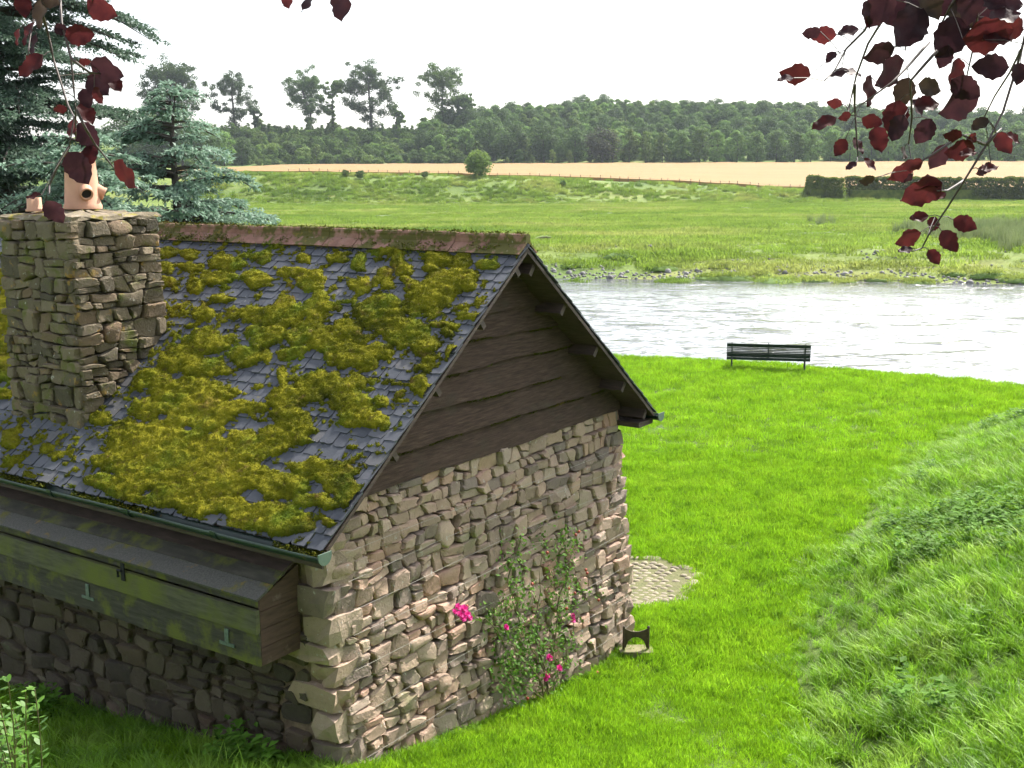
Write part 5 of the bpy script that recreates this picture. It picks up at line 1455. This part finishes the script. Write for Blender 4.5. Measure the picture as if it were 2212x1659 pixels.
for X_, dd, s, kk in ((420, 405, 1.35, ("dark", 0)), (350, 400, 1.3, ("dark", 1)), (470, 415, 1.15, ("dark", 1)), (508, 425, 1.05, ("row", 0)), (300, 410, 1.4, ("dark", 0)), (545, 440, 0.75, ("dark", 0))):
    plant("dark_tree", kk, ground_far(X_, dd), s, "large dark rounded tree standing behind the young cedar at the end of the wheat", "tree", "dark trees behind the cedar")

# lone bush on the bank, hedge at the crop edge, fence posts
proto(("lone", 0), 6.2, 6.2, 0.40, 110, 60, M_LF3, "round", 160, 0.15, 0.0)
plant("lone_bush", ("lone", 0), ground_far(1038, 250) - [0, 0, 0.5], 1.0, "single round green bush alone on the grassy bank below the wheat", "bush", None, 0.9)
for X_, dd, s in ((925, 246, 0.35), (790, 244, 0.45), (760, 246, 0.35), (1215, 243, 0.3)):
    plant("bank_bush", ("bush", 2), ground_far(X_, dd), s, "small dark bramble clump on the face of the grassy bank", "bush", "bramble clumps on the bank")
hp = []
for seg, (xa_, xb_) in enumerate(((1722, 1800), (1806, 2330))):
    n = 5000 if seg == 0 else 24000; t = rng.random(n); P0_ = ground_far(xa_, 241); P1_ = ground_far(xb_, 236); P = P0_ + (P1_ - P0_) * t[:, None]
    face = rng.random(n); H = 3.7 + 0.35 * fbm(P[:, 0] * 0.4, P[:, 1] * 0, 3); yy = rng.uniform(-1.2, 1.2, n); zz = rng.uniform(0.0, 1, n) * H; H = H * (0.93 + 0.14 * fbm(P[:, 0] * 0.9, P[:, 1] * 0 + 7, 3))
    m = face < 0.45; yy = np.where(m, -1.25 + rng.normal(0, 0.14, n), yy); m2 = face > 0.62; zz = np.where(m2, H + rng.normal(0, 0.10, n), zz)
    yy = yy * np.where(zz > 0.8 * H, 0.72, 1.0); zz = zz * (1 - 0.06 * np.abs(yy))
    if seg == 0: zz *= sstep(-0.02, 0.10, t) * 0.9 + 0.1
    lum = fbm(P[:, 0] * 0.45, zz * 0.6 + 3, 3) - 0.5; P = P + np.stack([rng.normal(0, 0.1, n), yy - 1.5 * lum, zz + 0.9 * lum * (zz > 0.6 * H)], 1); hp.append(P)
for seg, P in enumerate(hp):
    V, F = cards(P, rng.uniform(0.35, 0.6, len(P)), aspect=0.8); e = empty("hedge", [P[:, 0].mean(), P[:, 1].mean(), P[:, 2].min()])
    tag(e, ("short end length of dense clipped hedge, standing apart at the corner of the wheat", "long dense clipped hedge along the near edge of the wheat field")[seg], "hedge")
    obj("foliage", V, F, M_HEDGE, e)["kind"] = "stuff"
    c = MB(); a_, b_ = P[np.argmin(P[:, 0])].copy(), P[np.argmax(P[:, 0])].copy(); g0 = P[:, 2].min()
    c.box([a_[0] + 0.6, P[:, 1].mean() - 0.8, g0 - 0.2], [b_[0] - a_[0] - 1.2, 0, 0], [0, 1.6, 0], [0, 0, 2.2]); c.obj("branches", M_HEDGE, e)
fe = empty("field_fence", ground_far(700, 255.5)); tag(fe, "thin post and wire fence along the edge of the wheat", "fence")
M_POST = mkmat("fence_post", [(0.3, (0.06, 0.05, 0.04)), (0.7, (0.14, 0.12, 0.10))], 3, 4, 0.9)
pts = []
for X_ in np.arange(640, 1712, 21):
    P = ground_far(X_ + rng.normal(0, 2), 255.2); c = MB(); tl = rng.normal(0, 0.05); c.tube([P - [0, 0, 0.3], P + [tl, 0, 1.25]], 0.06, 6); c.obj("post", M_POST, fe); pts.append(P + [0, 0, 1.05])
c = MB(); c.tube(pts, 0.012, 4); c.obj("wire", M_POST, fe)

# rough herbage on the meadow and the shingle of the far shore
M_TUS = mkmat("meadow_tussock", [(0.36, (0.13, 0.215, 0.03)), (0.5, (0.19, 0.28, 0.04)), (0.66, (0.30, 0.33, 0.09))], 0.06, 7, 0.8, stretch=(0.5, 1.2, 1), transl=0.55, rnd=0.25)
tv = [tuft("meadow_tuft", *blades(70, 0.75, 0.10, 0.30, 0.06, 0.7, 2), M_TUS) for _ in range(4)]
yy = np.sqrt(rng.uniform(78 ** 2, 236 ** 2, 34000)); xx = rng.uniform(-0.27, 0.5, 34000) * yy; s = -sdist(xx, yy, SHORE); kk = (s > 1.2) & (rng.random(34000) < 0.45 + 0.5 * sstep(0.42, 0.58, fbm(xx * 0.06, yy * 0.12, 3))); xx, yy = xx[kk], yy[kk]
scatter("meadow_grass", np.column_stack([xx, yy, far_z(xx, yy)]), np.column_stack([np.zeros((len(xx), 2)), rng.uniform(0, 6.28, len(xx))]), rng.uniform(0.6, 1.5, len(xx)) * (0.6 + 0.8 * fbm(xx * 0.1 + 3, yy * 0.15, 3)), rng.integers(0, 4, len(xx)), tv, "tussocks of rough grass scattered over the far meadow", "grass")
M_BNK = mkmat("bank_grass", [(0.36, (0.12, 0.20, 0.03)), (0.5, (0.19, 0.28, 0.04)), (0.66, (0.31, 0.34, 0.09))], 0.10, 6, 0.8, transl=0.5, rnd=0.3)
bv = [tuft("bank_tuft", *blades(60, 0.6, 0.25, 0.7, 0.07, 0.5, 2), M_BNK) for _ in range(4)]
y2 = 229 + 26 * rng.random(5200) ** 0.8 + rng.normal(0, 2, 5200) * 0.8; x2 = rng.uniform(-0.28, 0.36, 5200) * y2; kk = rng.random(5200) < 0.25 + 0.9 * (fbm(x2 * 0.09, y2 * 0.14, 3) > 0.5); x2, y2 = x2[kk], y2[kk]
scatter("bank_grass", np.column_stack([x2, y2, far_z(x2, y2)]), np.column_stack([np.zeros((len(x2), 2)), rng.uniform(0, 6.28, len(x2))]), rng.uniform(0.6, 1.3, len(x2)), rng.integers(0, 4, len(x2)), bv, "coarse darker grass clothing the bank below the wheat", "grass")
M_REED = mkmat("tall_rush", [(0.3, (0.14, 0.20, 0.07)), (0.7, (0.26, 0.30, 0.13))], 0.2, 5, 0.8, transl=0.3, rnd=0.2)
rv = [tuft("rush_tuft", *blades(50, 0.35, 0.6, 1.25, 0.04, 0.22, 2), M_REED) for _ in range(3)]
rp = []
for x_, y_, a_, b_, n in ((2130, 508, 90, 14, 420), (1985, 505, 40, 10, 60), (2200, 520, 40, 16, 200), (1780, 485, 30, 6, 10), (2050, 500, 40, 8, 80)):
    for _ in range(n): P = onz(x_ + rng.normal(0, a_ * 0.55), y_ + rng.normal(0, b_ * 0.6), 0.2); rp.append((P[0], P[1]))
rp = np.array(rp); scatter("rushes", np.column_stack([rp, far_z(rp[:, 0], rp[:, 1])]), np.column_stack([np.zeros((len(rp), 2)), rng.uniform(0, 6.28, len(rp))]), rng.uniform(0.7, 1.2, len(rp)), rng.integers(0, 3, len(rp)), rv, "stand of tall greyish rushes in the damp meadow", "rushes")
M_PEB = mkmat("river_stone", [(0.3, (0.06, 0.06, 0.06)), (0.7, (0.22, 0.21, 0.20))], 0.8, 5, 0.7, rnd=0.4)
CBp = []
for k in range(3):
    me = CB[k].copy(); me.materials.clear(); me.materials.append(M_PEB); CBp.append(bpy.data.objects.new("river_stone", me))
t = rng.uniform(-20, 62, 2600); yb = np.interp(t, SHORE[:, 0], SHORE[:, 1]); off = np.abs(rng.normal(0, 1.6, 2600)) - 1.2
k2 = rng.random(2600) < 0.25; off = np.where(k2, rng.uniform(1, 9, 2600), off); kk = ~k2 | (fbm(t * 0.25, off * 0.3, 3) > 0.55)
t, yb, off = t[kk], yb[kk], off[kk]
scatter("shingle", np.column_stack([t, yb + off, np.maximum(far_z(t, yb + off), -1.22)]), np.column_stack([rng.normal(0, 0.2, (len(t), 2)), rng.uniform(0, 6.28, len(t))]), rng.uniform(0.04, 0.13, len(t)) * np.where(rng.random(len(t)) < 0.06, 2.0, 1), rng.integers(0, 3, len(t)), CBp, "grey stones and pebbles along the far shore of the river", "shingle")
# turf hummocks on the shingle edge
M_HUM = mkmat("hummock_turf", [(0.3, (0.06, 0.12, 0.012)), (0.7, (0.12, 0.20, 0.025))], 0.5, 6, 0.9, bump=(4, 0.8, 0.1))
hum = []
for x_, y_, s_ in ((1235, 575, 1.0), (1240, 588, 0.7), (1340, 570, 1.5), (1430, 578, 1.3), (1455, 590, 1.2), (1530, 585, 1.1), (1585, 585, 1.6), (1560, 577, 1.0), (1680, 590, 1.9), (1640, 583, 1.2), (1760, 588, 1.2), (1830, 590, 1.0), (1900, 588, 1.1), (1985, 592, 1.2), (2060, 586, 1.0), (2130, 588, 1.4), (2195, 592, 1.3)):
    P = onz(x_, y_, -0.6); z_ = float(far_z(P[0], P[1])); n1, n2 = 14, 5; V = []; jj_ = rng.uniform(0.8, 1.15, n1)
    for l in range(n2):
        a_ = l / (n2 - 1) * math.pi / 2
        V += [(P[0] + s_ * 0.95 * jj_[i] * math.cos(a_) * math.cos(2 * math.pi * i / n1), P[1] + s_ * 0.8 * jj_[i] * math.cos(a_) * math.sin(2 * math.pi * i / n1), z_ - 0.1 + s_ * 0.30 * math.sin(a_) + rng.normal(0, 0.03)) for i in range(n1)]
    F = [(l * n1 + i, l * n1 + (i + 1) % n1, (l + 1) * n1 + (i + 1) % n1, (l + 1) * n1 + i) for l in range(n2 - 1) for i in range(n1)] + [tuple(range((n2 - 1) * n1, n2 * n1))]
    o = obj("grassy_hummock", V, F, M_HUM, None, True); tag(o, "rounded grassy hummock among the stones of the far shore", "hummock", "hummocks along the far shore")
    hum += [(P[0] + rng.normal(0, 0.5 * s_), P[1] + rng.normal(0, 0.4 * s_), z_ + 0.18 * s_) for _ in range(int(16 * s_))]
hum = np.array(hum); scatter("shore_grass", hum, np.column_stack([rng.normal(0, 0.2, (len(hum), 2)), rng.uniform(0, 6.28, len(hum))]), rng.uniform(0.5, 0.9, len(hum)), rng.integers(0, 4, len(hum)), [v.copy() for v in tv], "tufts of grass capping the shore hummocks", "grass")
# raw earth scarp in the bank
M_SC = mkmat("raw_earth", [(0.3, (0.06, 0.045, 0.035)), (0.7, (0.13, 0.10, 0.075))], 1.5, 6, 0.95, bump=(4, 0.8, 0.1))
a_, b_ = onz(1150, 538, -0.3), onz(1236, 537, -0.3); V = []; n = 18
for i in range(n):
    P = a_ + (b_ - a_) * i / (n - 1); hh = 1.0 * math.sin(math.pi * min(1, 0.25 + 0.75 * i / (n - 1))) + 0.05; V += [P + [0, rng.normal(0, 0.1), -0.4], P + [0, 0.25 + rng.normal(0, 0.1), hh * 0.5], P + [0, 0.45, hh], P + [0, 3.0, hh - 0.1 + 0.05], P + [0, 9.0, -0.2]]
F = [(i * 5 + k, (i + 1) * 5 + k, (i + 1) * 5 + k + 1, i * 5 + k + 1) for i in range(n - 1) for k in range(4)]
o = obj("bank_scarp", V, F, M_SC, None, False); tag(o, "dark eroded earth scarp in the far river bank", "bank", kind="structure")
o.data.materials.append(M_MEADOW)
for p_ in o.data.polygons: p_.material_index = 1 if p_.index % 4 >= 2 else 0

# ================================================================== cedars on the near bank at the left
M_CED = mkmat("blue_cedar_needles", [(0.3, (0.12, 0.20, 0.14)), (0.5, (0.19, 0.295, 0.215)), (0.72, (0.28, 0.39, 0.295))], 0.9, 6, 0.6, transl=0.35, spec=0.4)
M_CED2 = mkmat("dark_cedar_needles", [(0.3, (0.05, 0.09, 0.06)), (0.5, (0.085, 0.14, 0.095)), (0.72, (0.135, 0.20, 0.14))], 0.9, 6, 0.6, transl=0.35, spec=0.4)
def cedar(basep, h, limbs, seed, mat, label, r0):
    """limbs: (height on trunk, azimuth, length, rise, droop)"""
    r = np.random.default_rng(seed); e = empty("cedar_tree", basep); tag(e, label, "tree")
    c = MB(); c.tube([basep + [0, 0, -0.5], basep + [0.1, 0, h * 0.4], basep + [0.0, 0.1, h * 0.8], basep + [0.25, 0, h]], [r0, r0 * 0.75, r0 * 0.35, 0.03], 10); c.obj("trunk", M_BARK, e, True)
    SP = []; SN = []
    lm = MB()
    for (hz_, az_, ln, rise, droop) in limbs:
        b = basep + [0.05, 0.05, hz_]; d = np.array([math.cos(az_), math.sin(az_), 0]); s_ = np.array([-d[1], d[0], 0])
        fn = lambda t: b + d * ln * t + ZH * (rise * ln * t - droop * ln * t ** 2.4) + s_ * 0.05 * ln * math.sin(t * 4)
        lm.tube([fn(t) for t in np.linspace(0, 1, 7)], np.linspace(0.022 * ln + 0.02, 0.01, 7), 5)
        nb = int(11 * ln)
        for k in range(nb):
            t = r.uniform(0.12, 1.0); p = fn(t); sd_ = r.choice([-1, 1]); bl_ = (0.18 + 0.32 * (1 - t) + 0.12 * r.random()) * ln * 0.62; bl_ = min(bl_, 1.9)
            dd = d * r.uniform(0.45, 0.9) + s_ * sd_ * r.uniform(0.35, 1.0); dd /= np.linalg.norm(dd)
            m = max(5, int(bl_ * 26)); tt = r.random(m) ** 0.8
            q_ = p + dd * (bl_ * tt)[:, None] + ZH * (0.03 - 0.22 * bl_ * tt ** 2)[:, None] + r.normal(0, 0.03, (m, 3)) + np.cross(dd, ZH) * (r.normal(0, 0.16, m) * bl_ * tt)[:, None]
            SP.append(q_); SN.append(np.broadcast_to(dd, q_.shape) + r.normal(0, 0.55, q_.shape) + ZH * r.normal(-0.05, 0.25, (m, 1)))
    lm.obj("limbs", M_BARK, e, True)
    P = np.concatenate(SP); D = np.concatenate(SN); D /= np.linalg.norm(D, axis=1)[:, None]
    # each spray: two crossed slender needle fans
    V = []; 
    W = np.cross(D, ZH + r.normal(0, 0.3, D.shape)); W /= np.linalg.norm(W, axis=1)[:, None]; L = r.uniform(0.10, 0.22, (len(P), 1)); wd = r.uniform(0.018, 0.042, (len(P), 1))
    U_ = np.cross(W, D)
    V = np.stack([P - W * wd, P + D * L * 0.5 + U_ * 0.01 - W * wd * 1.3, P + D * L - ZH * 0.02, P + D * L * 0.5 + U_ * 0.01 + W * wd * 1.3], 1).reshape(-1, 3)
    obj("crown", V, np.arange(len(V)).reshape(-1, 4), mat, e)
# younger blue cedar: spire at its picture column, drooping tiers
cb_ = at_y(392, 700, 38); gz = 0.0; cb_ = np.array([cb_[0], cb_[1], gz]); ctop = at_y(392, 192, 38)[2]; lim = []
rr = np.random.default_rng(5)
for hz_ in np.linspace(0.8, ctop - 0.15, 22):
    f = 1 - hz_ / ctop
    for _ in range(7): lim.append((hz_ + rr.normal(0, 0.1), rr.random() * 6.28, (0.6 + 3.5 * f ** 0.5) * rr.uniform(0.35, 1.2), rr.uniform(0.10, 0.35), rr.uniform(0.2, 0.45)))
cedar(cb_, ctop + 0.2, lim, 21, M_CED, "young blue green cedar with drooping tiers behind the cottage roof", 0.22)
c2 = at_y(190, 700, 34); c2 = np.array([c2[0], c2[1], 0.0]); t2 = at_y(190, 290, 34)[2]; lim = []
for hz_ in np.linspace(1.6, t2 - 0.15, 13):
    f = 1 - hz_ / t2
    for _ in range(8): lim.append((hz_ + rr.normal(0, 0.1), rr.random() * 6.28, (0.6 + 4.4 * f ** 0.55) * rr.uniform(0.6, 1.15), rr.uniform(0.05, 0.3), rr.uniform(0.2, 0.45)))
cedar(c2, t2 + 0.1, lim, 22, M_CED, "low spreading blue cedar close behind the chimney stack", 0.2)
c3 = at_y(28, 700, 41); c3 = np.array([c3[0], c3[1], 0.0]); lim = []
for hz_ in np.linspace(4.0, 17, 20):
    for _ in range(7): lim.append((hz_ + rr.normal(0, 0.15), rr.random() * 6.28, rr.uniform(2.8, 5.6) * (1 - 0.35 * (hz_ > 15)), rr.uniform(-0.02, 0.22), rr.uniform(0.1, 0.35)))
cedar(c3, 19, lim, 23, M_CED2, "tall dark old cedar towering over the chimney", 0.5)
c4 = at_y(-190, 700, 40); c4 = np.array([c4[0], c4[1], 0.0]); lim = []
for hz_ in np.linspace(2.0, 15, 34):
    for _ in range(4): lim.append((hz_ + rr.normal(0, 0.15), rr.random() * 6.28, rr.uniform(2.8, 5.0), rr.uniform(-0.02, 0.22), rr.uniform(0.1, 0.35)))
cedar(c4, 17, lim, 24, M_CED2, "dark cedar partly hidden beside the tall old cedar", 0.45)

# ================================================================== copper beech overhead
def beech_mat(name, a, b, tr):
    return mkmat(name, [(0.3, a), (0.7, b)], 30, 4, 0.55, transl=tr, spec=0.2, bump=(200, 0.15, 0.002), rnd=0.3)
M_BEE = beech_mat("copper_beech_leaf", (0.045, 0.010, 0.013), (0.095, 0.018, 0.018), 0.42)
M_BEE2 = beech_mat("dark_beech_leaf", (0.028, 0.011, 0.016), (0.055, 0.020, 0.026), 0.3)
M_BEE3 = beech_mat("greenish_beech_leaf", (0.035, 0.022, 0.018), (0.07, 0.045, 0.03), 0.3)
M_TWIG = mkmat("beech_twig", [(0.3, (0.045, 0.032, 0.03)), (0.7, (0.10, 0.07, 0.06))], 30, 4, 0.6)
LEAF = {}
for mi, mt in enumerate((M_BEE, M_BEE2, M_BEE3)):
    for k in range(4):
        r = np.random.default_rng(50 + k); n = 11; V = []; F = []
        fold = r.uniform(0.15, 0.55); curl = r.uniform(-0.3, 0.45)
        for i in range(n):
            t = i / (n - 1); w = 0.5 * (math.sin(math.pi * t ** 0.82) ** 0.75) * 1.0 if 0 < i < n - 1 else 0.0
            w *= 1 + 0.07 * (-1) ** i * (t > 0.1)
            wob = 0.05 * math.sin(t * 11 + k)
            zc = curl * (t - 0.5) ** 2
            for j, sx_ in enumerate((-1, -0.5, 0, 0.5, 1)):
                V.append((t, sx_ * w, zc + fold * abs(sx_) * w * 0.6 + 0.04 * abs(sx_) * math.sin(t * 14 + j * 1.3 + k) + wob * sx_))
        for i in range(n - 1):
            for j in range(4): F.append((i * 5 + j, (i + 1) * 5 + j, (i + 1) * 5 + j + 1, i * 5 + j + 1))
        LEAF[(mi, k)] = mkmesh("leaf", V, F, True, mt)
beech = empty("copper_beech_tree", (1.2, -3.2, float(lawn_z(1.2, -3.2))))
tag(beech, "copper beech whose dark red leafy twigs hang down over the view", "tree")
tz = float(lawn_z(1.2, -3.2))
c = MB(); c.tube([(1.2, -3.2, tz - 0.3), (1.15, -3.1, tz + 1.5), (1.0, -2.9, tz + 4.0), (0.8, -2.7, tz + 8)], [0.42, 0.34, 0.28, 0.16], 12); c.obj("trunk", M_BARK, beech, True)
LIMB = [np.array(p, float) for p in ((1.0, -2.9, 7.6), (0.9, -1.2, 8.0), (0.7, 0.6, 8.1), (0.6, 2.0, 7.9))]
c = MB(); c.tube(LIMB, [0.13, 0.10, 0.07, 0.04], 8); c.obj("limb", M_BARK, beech, True)
def bough(pts):
    c = MB(); c.tube(pts, np.linspace(0.03, 0.008, len(pts)), 6); c.obj("limb", M_TWIG, beech, True)
bough([LIMB[2], (1.0, 1.3, 7.7), (1.25, 2.0, 7.0), (1.3, 2.3, 6.6)])
bough([LIMB[2], (0.0, 1.2, 7.9), (-0.7, 1.8, 7.2), (-0.95, 2.2, 6.75)])
bough([LIMB[3], (0.2, 2.2, 7.4), (-0.2, 2.3, 6.75), (-0.36, 2.35, 6.5)])

def spray(twigs, leaves, dist, anchor, cv, sc):
    """one hanging spray: its twigs are one part, each leaf a piece of it"""
    tw = MB(); allp = []
    for k, t in enumerate(twigs):
        pts = [at_y(*cv(x, y), dist + 0.05 * math.sin(k * 2.1 + i)) for i, (x, y) in enumerate(t)]
        if t[0][1] <= 60: pts = [np.asarray(anchor, float) * 0.6 + pts[0] * 0.4 + [0, 0, 0.02 * k]] + pts
        P2 = []
        for a, b in zip(pts[:-1], pts[1:]): P2 += [a + (b - a) * q_ for q_ in (0, 0.33, 0.66)]
        P2.append(pts[-1]); tw.tube(P2, np.linspace(0.0032, 0.0013, len(P2)), 5); allp += P2[3:]
    allp = np.array(allp)
    branch = tw.obj("branch", M_TWIG, beech, True)
    st = MB()
    for (x, y, l_, ang, asp, mi) in leaves:
        a = math.radians(ang); u = RT * math.cos(a) + UP * math.sin(a)
        s = -RT * math.sin(a) + UP * math.cos(a)
        L_ = 0.86 * l_ * sc / FPX * dist; dd = dist + rng.normal(0, 0.05); c0 = at_y(*cv(x, y), dd)
        # turn the blade about its own axis so that it shows the width it has in the photograph
        tw_ = math.acos(min(1.0, 1.2 * max(asp, 0.42) / 0.72)) * rng.choice([-1, 1]); pit = rng.normal(0, 0.22)
        sv = s * math.cos(tw_) + FW * math.sin(tw_); uu = u * math.cos(pit) + FW * math.sin(pit); sv = sv - uu * (sv @ uu); sv /= np.linalg.norm(sv); nn = np.cross(uu, sv)
        b0 = c0 - uu * L_ / 2
        o = bpy.data.objects.new("leaf", LEAF[(mi, int(rng.integers(4)))]); X_, Y_, Z_ = uu * L_, sv * L_ * 0.72, nn * L_ * 0.72
        place(o, Matrix(((X_[0], Y_[0], Z_[0], b0[0]), (X_[1], Y_[1], Z_[1], b0[1]), (X_[2], Y_[2], Z_[2], b0[2]), (0, 0, 0, 1))), branch)
        j = allp[np.argmin(((allp - b0) ** 2).sum(1))]
        if np.linalg.norm(j - b0) < 0.16: st.tube([b0, (b0 + j) / 2 + [0, 0, 0.003], j], 0.0009, 4)
    if st.n: o = st.obj("leaf_stalks", M_TWIG, branch); o["kind"] = "stuff"
cvR = lambda x, y: (1641.8 + .3646 * x, .3646 * y)
TWR = [[(1600, 40), (1564, 240), (1520, 400), (1440, 660), (1340, 860), (1210, 1070), (1110, 1230), (1000, 1390), (960, 1470), (900, 1490)], [(890, 30), (880, 160), (860, 300)], [(800, 0), (720, 130), (640, 260), (570, 450), (530, 620), (510, 720)],
       [(680, 60), (620, 180), (510, 290), (440, 420), (380, 480)], [(1000, 250), (870, 400), (780, 490), (600, 620)], [(1050, 300), (890, 480), (900, 700), (880, 850)], [(560, 500), (560, 620), (580, 930)], [(1340, 860), (1200, 800), (990, 935), (870, 1010)],
       [(1590, 30), (1564, 260), (1480, 430), (1390, 570), (1330, 690)], [(1150, 0), (1080, 130), (1040, 220)], [(1210, 1070), (1110, 1130), (1050, 1130)], [(1340, 860), (1400, 790), (1430, 760)], [(1300, 0), (1260, 300), (1200, 560)]]
LR = [(370,205,190,180,.4,0),(520,190,150,195,.5,1),(420,340,100,230,.5,1),(205,435,230,178,.3,0),(440,610,110,172,.4,0),(380,735,180,205,.4,0),(500,690,90,200,.5,0),(475,875,130,240,.7,0),(580,865,130,-60,.5,0),(650,975,110,-50,.5,0),
      (665,715,150,-15,.45,0),(700,830,190,-80,.7,0),(640,540,220,-95,.4,0),(760,430,290,225,.45,1),(700,310,210,200,.45,1),(700,55,260,-120,.7,1),(800,60,330,200,.72,1),(880,170,320,235,.6,1),(1010,30,220,-60,.7,2),(1120,230,320,235,.72,1),(1190,100,260,-80,.72,2),
      (1350,200,330,10,.5,0),(1330,110,260,20,.6,1),(1450,100,220,10,.5,1),(1400,240,200,0,.45,0),(1360,400,230,175,.65,1),(1150,440,220,-100,.5,0),(1220,520,230,-30,.5,1),(850,550,210,-105,.72,2),(1000,520,180,-10,.7,2),(990,620,180,5,.55,0),(1170,620,300,205,.5,1),(930,640,140,-60,.5,1),
      (800,700,240,-105,.55,0),(820,760,190,-110,.4,1),(970,780,190,-120,.72,1),(1300,740,130,215,.5,2),(1050,930,200,-115,.55,1),(1180,890,210,190,.5,0),(1230,910,120,190,.45,0),(1250,820,110,200,.5,0),(1140,800,130,180,.4,0),(1440,850,180,-55,.6,0),(1500,820,110,-40,.5,0),(850,910,120,-110,.25,2),
      (830,1010,210,215,.4,0),(900,970,140,190,.4,0),(860,1050,110,200,.4,1),(950,1130,290,203,.5,0),(1000,1090,190,190,.4,0),(1060,1165,110,210,.45,0),(1320,1000,140,-150,.45,1),(1360,1000,120,10,.35,0),(630,1065,110,190,.3,2),(540,985,90,215,.3,1),
      (940,1290,130,188,.5,0),(1025,1330,130,-110,.6,0),(1215,1330,170,-28,.72,0),(875,1410,185,205,.5,0),(1120,1430,180,-55,.6,0),(860,1485,110,190,.25,1),(1030,1525,130,-60,.72,0),(1530,440,150,-100,.6,1),(1380,10,200,-40,.7,1),(1240,40,230,-90,.7,1),(640,110,130,-80,.5,0),(620,60,120,-100,.5,1),(1480,20,200,0,.6,1),(1090,340,160,250,.6,1),
      (540,430,150,-30,.4,1),(470,440,130,190,.4,1),(1120,20,220,230,.7,1),(1480,170,230,190,.5,0),(300,190,130,185,.4,1),(150,470,110,190,.4,1),(930,20,240,215,.7,1)]
spray(TWR, LR, 2.15, (1.3, 2.3, 6.6), cvR, 0.3646)
cvL = lambda x, y: (.3334 * x, .3334 * y)
TWL = [[(250, 0), (310, 210), (350, 400), (440, 680), (480, 760), (450, 950)], [(390, 0), (400, 150), (460, 380), (490, 700), (490, 900)], [(490, 700), (560, 840), (620, 940), (770, 1130)], [(450, 950), (390, 1040), (320, 1200), (320, 1260)], [(250, 0), (200, 200), (180, 360)], [(460, 380), (580, 470), (680, 480)], [(600, 0), (640, 20)]]
LLf = [(150,40,170,-80,.55,0),(270,90,220,-95,.5,2),(330,10,150,-20,.7,2),(660,50,270,-30,.5,0),(520,225,210,5,.55,0),(400,195,120,-20,.6,1),(190,220,190,-120,.4,0),(225,290,160,-110,.4,1),(205,430,240,222,.55,0),(700,450,260,-22,.5,1),(640,560,230,-40,.7,1),(740,540,170,-55,.5,0),(560,640,160,-70,.6,1),(640,620,140,-60,.5,0),
       (390,705,110,190,.4,0),(560,740,190,-60,.5,0),(470,830,150,-100,.5,0),(570,880,230,-52,.65,1),(585,1010,170,-95,.6,0),(510,1090,270,-62,.6,1),(820,1130,270,-48,.3,0),(220,1275,110,190,.4,0),(355,1370,210,-58,.62,1),(550,400,90,10,.4,0),(120,240,130,-110,.4,0)]
spray(TWL, LLf, 2.2, (-0.95, 2.2, 6.75), cvL, 0.3334)
cvT = lambda x, y: (x, y)
spray([[(660, -60), (680, -30), (735, -25)]], [(622, -5, 60, -80, .5, 0), (668, 2, 62, 235, .35, 1), (738, 8, 92, -85, .5, 1)], 2.2, (-0.36, 2.35, 6.5), cvT, 1.0)

# the unseen crown it hangs from, added wide behind the viewpoint to block skylight
cp = []
for k in range(420):
    d = rng.normal(size=3); d /= np.linalg.norm(d); q_ = rng.uniform(0.35, 1.0)
    c_ = np.array([-0.5, -5.6, 11.2]) + d * q_ * np.array([9.0, 6.6, 4.2])
    if c_[2] < 7.6 + 0.25 * max(0, c_[1] + 2) or c_[1] > 0.6: continue
    cp.append(c_ + rng.normal(0, 0.5, (60, 3)))
cp = np.concatenate(cp); V, F = cards(cp, rng.uniform(0.12, 0.22, len(cp)), nrm=np.array([0, 0, 1.0]), aspect=0.65, jit=0.5)
o = obj("crown", V, F, M_BEE2, beech); o["kind"] = "stuff"
for a, b in (((-5, -6, 10.5)), ((4.5, -5, 10.5)), ((0, -9, 11.5)), ((-2.5, -2.0, 10.8))) and [((1.0, -2.9, 7.0), t) for t in ((-5, -6, 10.5), (5.0, -5, 10.5), (0, -9, 11.5), (-2.5, -2.0, 10.8))]:
    a = np.array(a, float); b = np.array(b, float); c = MB(); c.tube([a, (a + b) / 2 + [0, 0, 0.4], b], [0.13, 0.08, 0.03], 7); c.obj("limb", M_BARK, beech, True)

# ================================================================== summer haze
hm = bpy.data.materials.new("haze_air"); hm.use_nodes = True
hn = hm.node_tree; hn.nodes.remove(hn.nodes["Principled BSDF"])
pv = hn.nodes.new("ShaderNodeVolumePrincipled"); pv.inputs["Color"].default_value = (0.80, 0.88, 1.0, 1); pv.inputs["Density"].default_value = 0.00011; pv.inputs["Anisotropy"].default_value = 0.2
hn.links.new(pv.outputs[0], hn.nodes["Material Output"].inputs["Volume"])
c = MB(); c.box((-420, -60, -4), (900, 0, 0), (0, 900, 0), (0, 0, 84)); o = c.obj("haze", hm)
tag(o, "thin bluish summer haze lying over the valley", "haze", kind="stuff")
